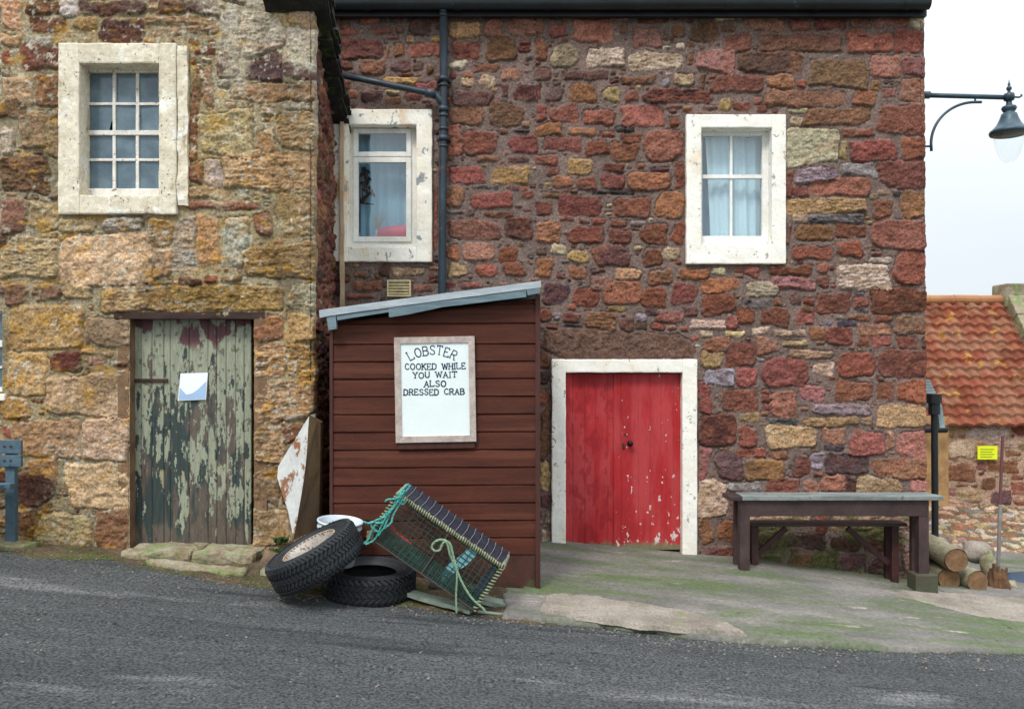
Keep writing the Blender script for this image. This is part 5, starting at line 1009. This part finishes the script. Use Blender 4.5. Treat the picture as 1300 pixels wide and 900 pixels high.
# ================================================================== LOBSTER POT
pA, pB, pC, pE = [Vector(px(x, y, d)) for x, y, d in ((515, 628, 6.50), (468, 682, 6.44), (608, 772, 6.44), (641, 722, 6.50))]
uo = ((pC-pB)+(pE-pA))/2; vo = ((pA-pB)+(pE-pC))/2; Lu, Lv = uo.length, vo.length; uu = uo.normalized(); vv = (vo-uu*vo.dot(uu)).normalized(); ww = uu.cross(vv); ww = ww if ww.y > 0 else -ww
ww = Vector((.11, .96, .09)).normalized(); Wd = .30; O = pB+(pA-pB)*0
lpot = thing('lobster_pot', 'netted lobster pot with turquoise rope leaning on a tyre beside the shed', 'lobster pot', (pC.x, pC.y, pC.z))
def Q(a, b, c): return O+uu*(a*Lu)+vv*(b*Lv)+ww*(c*Wd)
m = MB()
for a in (0, .5, 1):
    m.tube([Q(a, 0, 0), Q(a, 1, 0), Q(a, 1, 1), Q(a, 0, 1)], .008, 8, closed=True)
for (b, c_) in ((0, 0), (1, 0), (0, 1), (1, 1)): m.tube([Q(0, b, c_), Q(1, b, c_)], .008, 8)
build('frame', m, 'twine_dark', lpot)
def rope(pts, r, seed, mb, tw=.5, n=3, dens=90):
    pts = [Vector(p) for p in pts]; L_ = [0]
    for i in range(1, len(pts)): L_.append(L_[-1]+(pts[i]-pts[i-1]).length)
    N_ = max(8, int(L_[-1]*dens)); P = []
    for k in range(N_+1):
        s0 = L_[-1]*k/N_; i = max(0, min(len(pts)-2, int(np.searchsorted(L_, s0))-1)); t = (s0-L_[i])/max(1e-6, L_[i+1]-L_[i])
        p0, p1, p2, p3 = pts[max(0, i-1)], pts[i], pts[i+1], pts[min(len(pts)-1, i+2)]
        P.append(.5*((2*p1)+(p2-p0)*t+(2*p0-5*p1+4*p2-p3)*t*t+(3*p1-p0-3*p2+p3)*t**3))
    for s in range(n):
        Q_ = []
        for k, p in enumerate(P):
            a = P[max(0, k-1)]; b = P[min(N_, k+1)]; tg = (b-a).normalized(); e1 = tg.cross(Vector((.3, .9, .1))).normalized(); e2 = tg.cross(e1); an = 2*math.pi*s/n+L_[-1]*k/N_/(r*6)*2*math.pi*.5
            Q_.append(p+(e1*math.cos(an)+e2*math.sin(an))*r*.5)
        mb.tube(Q_, r*.58, 6)
# lashed rope wrapping on the four front edges and the end corners
m = MB(); rg = random.Random(2)
def wrap(p, q, r, pitch, mb, jit=.003, rt=.006):
    d = q-p; L_ = d.length; t = d/L_; e1 = t.cross(Vector((.2, .1, 1))).normalized(); e2 = t.cross(e1); P = []
    N_ = int(L_/pitch*8)
    for k in range(N_+1):
        an = 2*math.pi*k/8; j = r+rg.uniform(-jit, jit); P.append(p+d*(k/N_)+(e1*math.cos(an)+e2*math.sin(an))*j)
    mb.tube(P, rt, 5)
wrap(Q(0, 1, 0), Q(1, 1, 0), .015, .020, m, rt=.0075, jit=.005); wrap(Q(0, 0, 0), Q(0, 1, 0), .015, .026, m, rt=.0075); wrap(Q(1, 0, 0), Q(1, 1, 0), .015, .026, m, rt=.0075)
wrap(Q(0, 1, 0), Q(0, 1, 1), .016, .022, m, rt=.008); wrap(Q(1, 1, 0), Q(1, 1, 1), .016, .022, m, rt=.008); wrap(Q(0, 0, 0), Q(0, 0, 1), .014, .03, m, rt=.006)
build('edge_lashing', m, 'rope_cream', lpot, smooth=True)
# netting
m = MB()
def net(f, na, nb, mb, r=.0026):
    jit = {}
    def P(i, j):
        if (i, j) not in jit: jit[(i, j)] = (rg.uniform(-.25, .25)/na, rg.uniform(-.2, .2)/nb)
        k = jit[(i, j)] if 0 < i < na and 0 < j < nb else (0, 0); return f(i/na+k[0]*.5, j/nb+k[1]*.5)
    for i in range(na+1): mb.tube([P(i, j) for j in range(nb+1)], r, 4)
    for j in range(nb+1): mb.tube([P(i, j) for i in range(na+1)], r*1.15, 4)
net(lambda a, b: Q(a, b, .0)+ww*(.02*math.sin(math.pi*a)*math.sin(math.pi*b)), 22, 10, m, r=.0030)
build('front_net', m, 'twine', lpot)
m = MB(); net(lambda a, b: Q(a, b, 1), 22, 9, m); net(lambda a, b: Q(a, 0, b), 24, 8, m, r=.003); net(lambda a, b: Q(0, a, b), 9, 8, m); net(lambda a, b: Q(1, a, b), 9, 8, m); build('back_net', m, 'twine_dark', lpot)
# denser dark netting along the base side, seen through the front
m = MB(); net(lambda a, b: Q(a, b*.34, .04+.0*b), 46, 9, m, r=.003); build('base_net', m, 'twine', lpot)
m = MB(); net(lambda a, b: Q(.12+.5*a, .3+.62*b, .35+.25*math.sin(3.1*a)*b), 26, 15, m, r=.0022); net(lambda a, b: Q(.3+.25*a+.1*math.sin(6*b), .1+.8*b, .7), 12, 14, m, r=.0022); build('parlour_net', m, mat('brown_twine', S(96, 60, 48), S(70, 52, 44), scale=20), lpot)
# slatted rubber end strip with white lacing on the upper side
m = MB(); N_ = 15
for k in range(N_):
    a, b = k/N_+.006, (k+1)/N_-.006; V = [Q(a, 1.03, .06), Q(b, 1.03, .06), Q(b, 1.06, .97), Q(a, 1.06, .97), Q(a, 1.045, .06), Q(b, 1.045, .06), Q(b, 1.075, .97), Q(a, 1.075, .97)]
    m.add(V, [(0, 3, 2, 1), (4, 5, 6, 7), (0, 1, 5, 4), (1, 2, 6, 5), (2, 3, 7, 6), (3, 0, 4, 7)])
build('rubber_strip', m, 'rubber_strip', lpot)
m = MB()
for k in range(1, N_+1): m.tube([Q(k/N_-.004, 1.02, .02), Q(k/N_, 1.062, .1), Q(k/N_+.006, 1.09, .5), Q(k/N_-.002, 1.09, .97), Q(k/N_, 1.0, 1.0)], .0022, 5)
build('lacing', m, 'lacing', lpot)
# coloured plastic pieces inside
def slab3(pts, t):
    P = [Vector(p) for p in pts]; n_ = (P[1]-P[0]).cross(P[-1]-P[0]).normalized()*t; k = len(P); return P+[p+n_ for p in P], [tuple(range(k)), tuple(range(2*k-1, k-1, -1))]+[(i, i+k, (i+1) % k+k, (i+1) % k) for i in range(k)]
m = MB(); m.add(*slab3([Q(.70, .98, .06), Q(.785, .97, .06), Q(.755, .6, .06), Q(.715, .42, .06), Q(.70, .08, .06), Q(.655, .05, .06), Q(.63, .38, .06), Q(.66, .62, .06)], .004)); build('plastic_strip', m, 'teal_plastic', lpot, wob=.004, sub=.03)
m = MB(); m.add(*slab3([Q(.08, .42, .08), Q(.30, .36, .08), Q(.30, .30, .08), Q(.08, .36, .08)], .006)); build('red_bar', m, 'red_plastic', lpot)
m = MB(); m.add(*slab3([Q(.82, .28, .08), Q(.87, .26, .08), Q(.87, .20, .08), Q(.82, .22, .08)], .006)); build('red_bar', m, 'red_plastic', lpot)
m = MB(); m.add(*slab3([Q(.93, .93, .12), Q(.99, .93, .12), Q(.99, .08, .12), Q(.90, .08, .12)], .006)); build('dark_panel', m, 'rubber_strip', lpot); m = MB(); m.add(*slab3([Q(.10, .10, .1), Q(.25, .10, .1), Q(.25, .06, .1), Q(.10, .06, .1)], .006)); build('dark_panel', m, 'rubber_strip', lpot)
m = MB()
for k in range(26):       # lashing at the low corner
    a = rg.uniform(0, 6.28); p = Q(.0, .06, 0); m.tube([p+Vector((.022*math.cos(a+t*2), .022*math.sin(a+t*3), rg.uniform(-.035, .035))) for t in (0, .5, 1, 1.6)], .004, 5)
build('corner_binding', m, mat('brown_binding', S(150, 128, 98), S(110, 90, 66), scale=30), lpot)
# turquoise rope bundle and pale green loop
m = MB()
def Pp(x, y, d=6.42): return Vector(px(x, y, d))
for pts in ([(519, 614), (511, 622), (505, 632), (492, 634), (489, 637)], [(521, 616), (508, 634), (498, 646), (490, 655), (478, 660), (470, 664), (461, 662)], [(511, 634), (500, 652), (496, 664), (486, 672), (480, 680)],
            [(514, 622), (502, 640), (488, 654), (474, 670), (468, 684), (462, 690)], [(500, 634), (512, 640), (513, 634)], [(490, 656), (484, 668), (476, 684), (464, 691)], [(495, 650), (490, 664), (484, 674), (474, 672), (470, 662)], [(506, 626), (498, 645), (489, 660), (481, 664), (473, 662), (466, 666)]):
    rope([Pp(x, y, 6.41+rg.uniform(-.02, .02)) for x, y in pts], .0075, 0, m)
build('turquoise_rope', m, 'rope_teal', lpot, smooth=True)
m = MB(); rope([Pp(*p) for p in ((580, 722), (577, 712), (574, 700), (571, 690), (562, 685), (553, 687), (548, 694), (552, 699), (558, 698), (562, 690), (566, 687), (569, 694), (572, 706), (578, 718), (586, 738), (598, 758), (612, 771), (616, 776))], .009, 0, m)
rope([Pp(*p) for p in ((580, 716), (580, 735), (579, 755), (579.5, 778))], .008, 0, m); build('loose_rope', m, 'rope_green', lpot, smooth=True)
# ================================================================== boards on the ground
def plank(name, P0, P1, w_, t, m_, label):
    P0, P1 = Vector(P0), Vector(P1); d = (P1-P0).normalized(); s_ = d.cross(Vector((0, 0, 1))).normalized()*w_/2; u_ = Vector((0, 0, t)); mb = MB(); V = [P0-s_, P1-s_, P1+s_, P0+s_]; V += [v_+u_ for v_ in V]
    mb.add(V, [(0, 3, 2, 1), (4, 5, 6, 7), (0, 1, 5, 4), (1, 2, 6, 5), (2, 3, 7, 6), (3, 0, 4, 7)]); return build(name, mb, m_, label=label, cat='board', wob=.006, sub=.1)
plank('board', px(508, 752, 6.75), px(600, 777, 6.52), .12, .03, 'plank_grey', 'curved pale green board lying under the middle of the lobster pot')
plank('board', px(598, 760, 6.78), px(662, 775, 6.78), .16, .035, 'plank_grey', 'splintered pale green board end beside the foot of the shed')
plank('board', px(545, 745, 7.05), px(675, 773, 7.05), .16, .03, 'plank_dark', 'dark wet board along the foot of the shed')
m = MB(); m.tube([px(606, 776, 6.5), px(632, 779, 6.55), px(659, 781, 6.6)], .012, 8); build('pipe_offcut', m, 'plank_grey', label='thin grey pipe offcut at the road edge below the lobster pot', cat='pipe')

# ================================================================== TABLE AND BENCH at the red wall
tf, tb = 8.40, 8.62
def gz(x, y): return float(padz(np.array(x), np.array(y)))+.0
tb_ = thing('trestle_table', 'narrow dark wooden table with a pale green top against the red wall', 'table', (3.1, 8.6, gz(3.1, 8.6)))
zt = px(0, 629, tf)[2]; x0 = px(926, 0, tf)[0]; x1 = px(1196, 0, tf)[0]
m = MB(); m.box(x0+.12, x1, tf-.03, tf+.11, zt-.045, zt, bev=.008); m.box(x0+.12, x1-.02, tf+.114, tb+.04, zt-.043, zt-.002, bev=.008); build('tabletop', m, 'table_top', tb_, wob=.003, sub=.2)
m = MB(); m.box(x0-.01, x0+.118, tf-.025, tb+.04, zt-.05, zt-.004, bev=.008); build('tabletop_end', m, 'table_wood', tb_, wob=.002, sub=.2)
xa, xb = px(946, 0, tf)[0], px(1174, 0, tf)[0]
m = MB(); m.box(xa-.03, xb+.04, tf+.01, tf+.04, zt-.05-.155, zt-.047, bev=.006); m.box(xa+.03, xb+.0, tb-.02, tb+.01, zt-.18, zt-.047, bev=.006); build('apron', m, 'table_wood', tb_, wob=.002, sub=.2)
for (x, y, b) in ((xa, tf+.045, 0), (xa-.02, tb, 0), (xb, tf+.05, 1), (xb, tb, 0)):
    g0 = gz(x, y); m = MB(); hw_ = .05 if y < 8.5 else .036
    m.box(x-hw_, x+hw_, y-hw_*.7+(.0), y+hw_, g0-.01, zt-.052, bev=.006); lg = build('leg', m, 'table_wood', tb_, wob=.002, sub=.2)
    if b and y < 8.5: m = MB(); m.box(x-.105, x+.115, y-.09, y+.11, g0-.03, g0+.19, bev=.012); build('foot_block', m, mat('mossy_block', S(78, 58, 56), S(70, 80, 56), scale=5, bump=.5), lg, wob=.004, sub=.1)
bf, bb = 8.68, 8.88
be = thing('bench', 'plain red brown wooden bench pushed under the table', 'bench', (2.95, 8.78, gz(2.95, 8.78)))
zb_ = px(0, 664, bf)[2]; x0 = px(954, 0, bf)[0]; x1 = px(1152, 0, bf)[0]
m = MB(); m.box(x0, x1, bf, bb, zb_-.035, zb_, bev=.006); build('seat', m, 'table_wood', be, wob=.002, sub=.2)
for x in (px(959, 0, bf)[0], px(1137, 0, bf)[0]):
    for y, dx in ((bf+.02, 0), (bb-.03, 0)):
        m = MB(); m.box(x-.035, x+.035, y-.02, y+.03, gz(x, y)-.01, zb_-.037, bev=.005); build('leg', m, 'bench_wood', be, wob=.002, sub=.2)
for (xs, xe, zs, ze) in ((998, 962, 670, 700), (1076, 1128, 670, 712)):
    a = Vector(px(xs, zs, bf+.1)); b = Vector(px(xe, ze+3, bf+.1)); d = b-a; m = MB(); L_ = d.length; an = math.atan2(d.z, d.x); m.box(0, L_, -.02, .02, -.028, .028, Matrix.Translation(a) @ Matrix.Rotation(-an, 4, 'Y'), bev=.004); build('brace', m, 'bench_wood', be)

# ================================================================== LOGS, broken post, pole
def log(x, y, z, r, L_, label, sk=0, tilt=0):
    t = thing('log', label, 'log', (x, y, z-r), 'sawn logs stacked beyond the table'); m = MB(); P = []; rs = []
    for k in range(9): f = k/8; P.append((x+sk*f, y+L_*f, z+tilt*f)); rs.append(r*(1+.04*math.sin(k*1.9)))
    m.tube(P, rs, 26, cap=False); build('bark', m, 'bark', t, smooth=True, wob=.007, sub=.12)
    m = MB(); m.tube([(x, y-.004, z), (x, y+.01, z)], r*.93, 26); build('cut_end', m, 'endgrain', t, wob=.003)
    m = MB(); m.tube([(x+sk, y+L_+.004, z+tilt), (x+sk, y+L_-.01, z+tilt)], r*.95, 26); build('cut_end', m, 'endgrain', t, wob=.003)
p = px(1214, 711, 8.75); log(p[0], p[1], p[2], .125, .75, 'pale mossy log on top of the two lower logs', sk=-.02, tilt=.06)
p = px(1205, 735, 8.85); log(p[0], p[1], p[2], .12, .6, 'lower log nearest the table leg')
p = px(1241, 738, 8.8); log(p[0], p[1], p[2], .115, .7, 'lower mossy log on the right beside the broken stump', sk=-.1)
def lump(name, c, r, m_, label, cat, seed, sq=(1, 1, 1)):
    bm = bmesh.new(); bmesh.ops.create_icosphere(bm, subdivisions=3, radius=1); bm.verts.index_update()
    from mathutils import noise as mn
    V = []
    for q in bm.verts: k = 1+.35*mn.noise(q.co*1.3+Vector((seed, 0, 0)))+.12*mn.noise(q.co*4+Vector((seed, 2, 0))); V.append((c[0]+q.co.x*r*k*sq[0], c[1]+q.co.y*r*k*sq[1], c[2]+q.co.z*r*k*sq[2]))
    mb = MB(); mb.add(V, [[q.index for q in f.verts] for f in bm.faces]); bm.free(); return build(name, mb, m_, label=label, cat=cat, smooth=True)
m = MB(); p = px(1268, 748, 9.0); rg = random.Random(12)
for k in range(11): a = k*.57; m.tube([(p[0]+.075*math.cos(a), p[1]+.06*math.sin(a), p[2]), (p[0]+.08*math.cos(a)+rg.uniform(-.03, .03), p[1]+.05*math.sin(a), p[2]+rg.uniform(.10, .30))], [.042, .014], 7)
build('tree_stump', m, mat('splintered_wood', S(118, 84, 54), S(80, 60, 44), scale=8, bump=.8), label='splintered brown stump at the foot of the thin pole', cat='stump', wob=.02, sub=.05)
m = MB(); m.tube([px(1267, 735, 9.15), px(1269.5, 640, 9.15)], .02, 8); 
po = thing('clothes_pole', 'thin grey pole with a rusty top standing beside the logs', 'pole', px(1267, 742, 9.15)); build('shaft', m, mat('grey_pole', S(140, 136, 132), S(110, 104, 100), scale=9), po)
m = MB(); m.tube([px(1269.5, 640, 9.15), px(1273, 553, 9.15)], .016, 8); build('top', m, mat('maroon_pole', S(104, 66, 66), None), po)
lump('stone', px(1256, 722, 9.3), .13, 'kerbstone', 'grey stone propped between the logs and the stump', 'stone', 3, (.6, .8, 1.5))
lump('stone', px(1238, 700, 9.5), .16, 'slab', 'rounded stone behind the logs', 'stone', 8, (1.1, .8, .7))
lump('stone', px(1281, 745, 9.1), .09, 'kerbstone', 'small stone at the right of the stump', 'stone', 5, (1, 1, .8))
lump('tarpaulin', px(1300, 738, 9.5), .22, 'tarp', 'folded dark blue tarpaulin at the right edge of the yard', 'tarpaulin', 4, (1.2, .8, .42))
# kerb fragments by the cottage
def slabrock(pts, h, label, seed):
    mb = MB(); n = len(pts); P = [(x, y, float(verz(np.array(x), np.array(y)))-.05) for x, y in pts]; Q_ = [(x, y, float(verz(np.array(x), np.array(y)))+h) for x, y in pts]
    mb.add(P+Q_, [tuple(range(n))[::-1], tuple(range(n, 2*n))]+[(i, (i+1) % n, (i+1) % n+n, i+n) for i in range(n)]); return build('kerb_stone', mb, 'kerbstone', label=label, cat='stone', wob=.018, sub=.05, smooth=True)
slabrock([(-3.05, 7.10), (-2.2, 6.98), (-2.2, 7.08), (-3.0, 7.2)], .035, 'long thin mossy kerb stone lying in front of the green door', 1)
slabrock([(-5.3, 7.28), (-4.2, 7.24), (-4.12, 7.42), (-5.2, 7.56)], .05, 'broad mossy slab below the blue bench at the left', 2)
slabrock([(-2.08, 7.02), (-1.9, 6.98), (-1.85, 7.12), (-2.05, 7.18)], .04, 'small flat stone between the door step and the tilted wheel', 3)
lump('stone', px(343, 716, 7.3), .10, mat('orange_stone', S(134, 108, 84), S(100, 84, 66), scale=12, bump=1), 'brown boulder at the cottage corner behind the tilted wheel', 'stone', 9, (1, .8, 1.3))
# ================================================================== BENCH at the left edge
lb = thing('park_bench', 'blue grey painted slatted bench end at the left edge before the cottage', 'bench', (-5.1, 7.3, -1.52)); D = 7.3
for (ya, yb) in ((559, 576), (578, 593)):
    X0, X1, Z0, Z1 = rect(-200, ya, 25, yb, D); m = MB(); m.box(X0, X1, D+.02, D+.05, Z0, Z1, bev=.005); build('back_slat', m, 'bench_blue', lb)
for xq in (8, -190):
    X0, X1, Z0, Z1 = rect(xq-6, 590, xq+6, 690, D); m = MB(); m.box(X0, X1, D+.05, D+.11, Z0-.02, px(0, 562, D)[2], bev=.006); build('leg', m, 'bench_blue', lb)
    m = MB(); m.box(X0, X1, D-.42, D-.36, Z0-.02, px(0, 622, D)[2], bev=.006) if xq < 0 else m.box(X0-.12, X1-.12, D-.42, D-.36, Z0-.02, px(0, 622, D)[2], bev=.006); build('leg', m, 'bench_blue', lb)
for k in range(4):
    X0, X1, Z0, Z1 = rect(-200, 612, 22-k*6, 619, D); m = MB(); m.box(X0, X1, D-.02-k*.11-.09, D-.02-k*.11, Z0, Z1, bev=.005); build('seat_slat', m, 'bench_blue', lb)
X0, X1, Z0, Z1 = rect(0, 596, 0, 612, D)
for c_ in [(x, y) for x in (4, 12) for y in (567, 585)]: m = MB(); p = px(c_[0], c_[1], D); m.tube([(p[0], D+.016, p[2]), (p[0], D+.022, p[2])], .011, 8); build('bolt', m, 'rust', lb)
# ================================================================== small weeds and debris
def tuft(name, c, n, l, label, cat, m_='leaf', spread=.08, seed=1, wide=.006):
    rg = random.Random(seed); mb = MB()
    for k in range(n):
        b = Vector(c)+Vector((rg.uniform(-spread, spread), rg.uniform(-spread*.6, spread*.6), 0)); a = rg.uniform(0, 6.28); ll = l*rg.uniform(.5, 1.2); d = Vector((math.cos(a)*.6, math.sin(a)*.6, 1)).normalized(); s_ = d.cross(Vector((math.sin(a), math.cos(a), .1))).normalized()*wide*rg.uniform(.6, 1.4)
        mb.add([b-s_, b+d*ll*.5-s_*1.2, b+d*ll+Vector((0, 0, -.15*ll)), b+d*ll*.5+s_*1.2, b+s_], [(0, 1, 2, 3, 4)])
    return build(name, mb, m_, label=label, cat=cat, fix=False)
tuft('weed', px(349, 703, 7.47), 170, .06, 'green weed growing on the cottage corner above the tilted wheel', 'weed', spread=.09, seed=2, wide=.008)
tuft('weed', px(356, 688, 7.52), 120, .06, 'green weed sprouting higher up the cottage corner wall', 'weed', spread=.05, seed=3, wide=.008)
rg = random.Random(77); mb = MB()
for k in range(1500):
    x = rg.uniform(-5.2, .1); t = abs(rg.gauss(.0, .22)); y = float(De(x))+t-.03
    if rg.random() < .25: y = float(De(x))+rg.uniform(0, .7)
    if y > 7.55: continue
    z = float(verz(np.array(x), np.array(y)))+.0; a = rg.uniform(0, 6.28); l = rg.uniform(.008, .028); d = Vector((math.cos(a)*.8, math.sin(a)*.8, .9)).normalized(); s_ = Vector((-math.sin(a), math.cos(a), 0))*.003
    mb.add([Vector((x, y, z))-s_, Vector((x, y, z))+d*l, Vector((x, y, z))+s_], [(0, 1, 2)])
for k in range(700):
    x = rg.choice([rg.uniform(.0, 4.8), rg.gauss(1.0, .3), rg.gauss(3.4, .3)]); y = float(De(x))+rg.uniform(-.05, .04); z = float(r0(x))+.005; a = rg.uniform(0, 6.28); l = rg.uniform(.006, .02); d = Vector((math.cos(a)*.8, math.sin(a)*.8, .9)).normalized(); s_ = Vector((-math.sin(a), math.cos(a), 0))*.003
    mb.add([Vector((x, y, z))-s_, Vector((x, y, z))+d*l, Vector((x, y, z))+s_], [(0, 1, 2)])
build('grass', mb, 'leaf', kind='stuff', fix=False)
mb = MB()
for k in range(1500):
    x = rg.uniform(-5.4, 5.2); e = float(De(x)); y = e+rg.gauss(-.05, .12) if rg.random() < .7 else rg.uniform(4.2, e)
    z = float(r0(x))+.004+(.01 if y > e else 0); s_ = rg.uniform(.003, .009)
    mb.box(-s_, s_, -s_*.8, s_*.8, -s_*.3, s_*.6, Matrix.Translation((x, y, z)) @ Matrix.Rotation(rg.uniform(0, 3), 4, 'Z') @ Matrix.Rotation(rg.uniform(-.5, .5), 4, 'X'))
build('gravel', mb, mat('grit', S(150, 140, 128), S(96, 90, 84), scale=60, rough=.9), kind='stuff', fix=False)
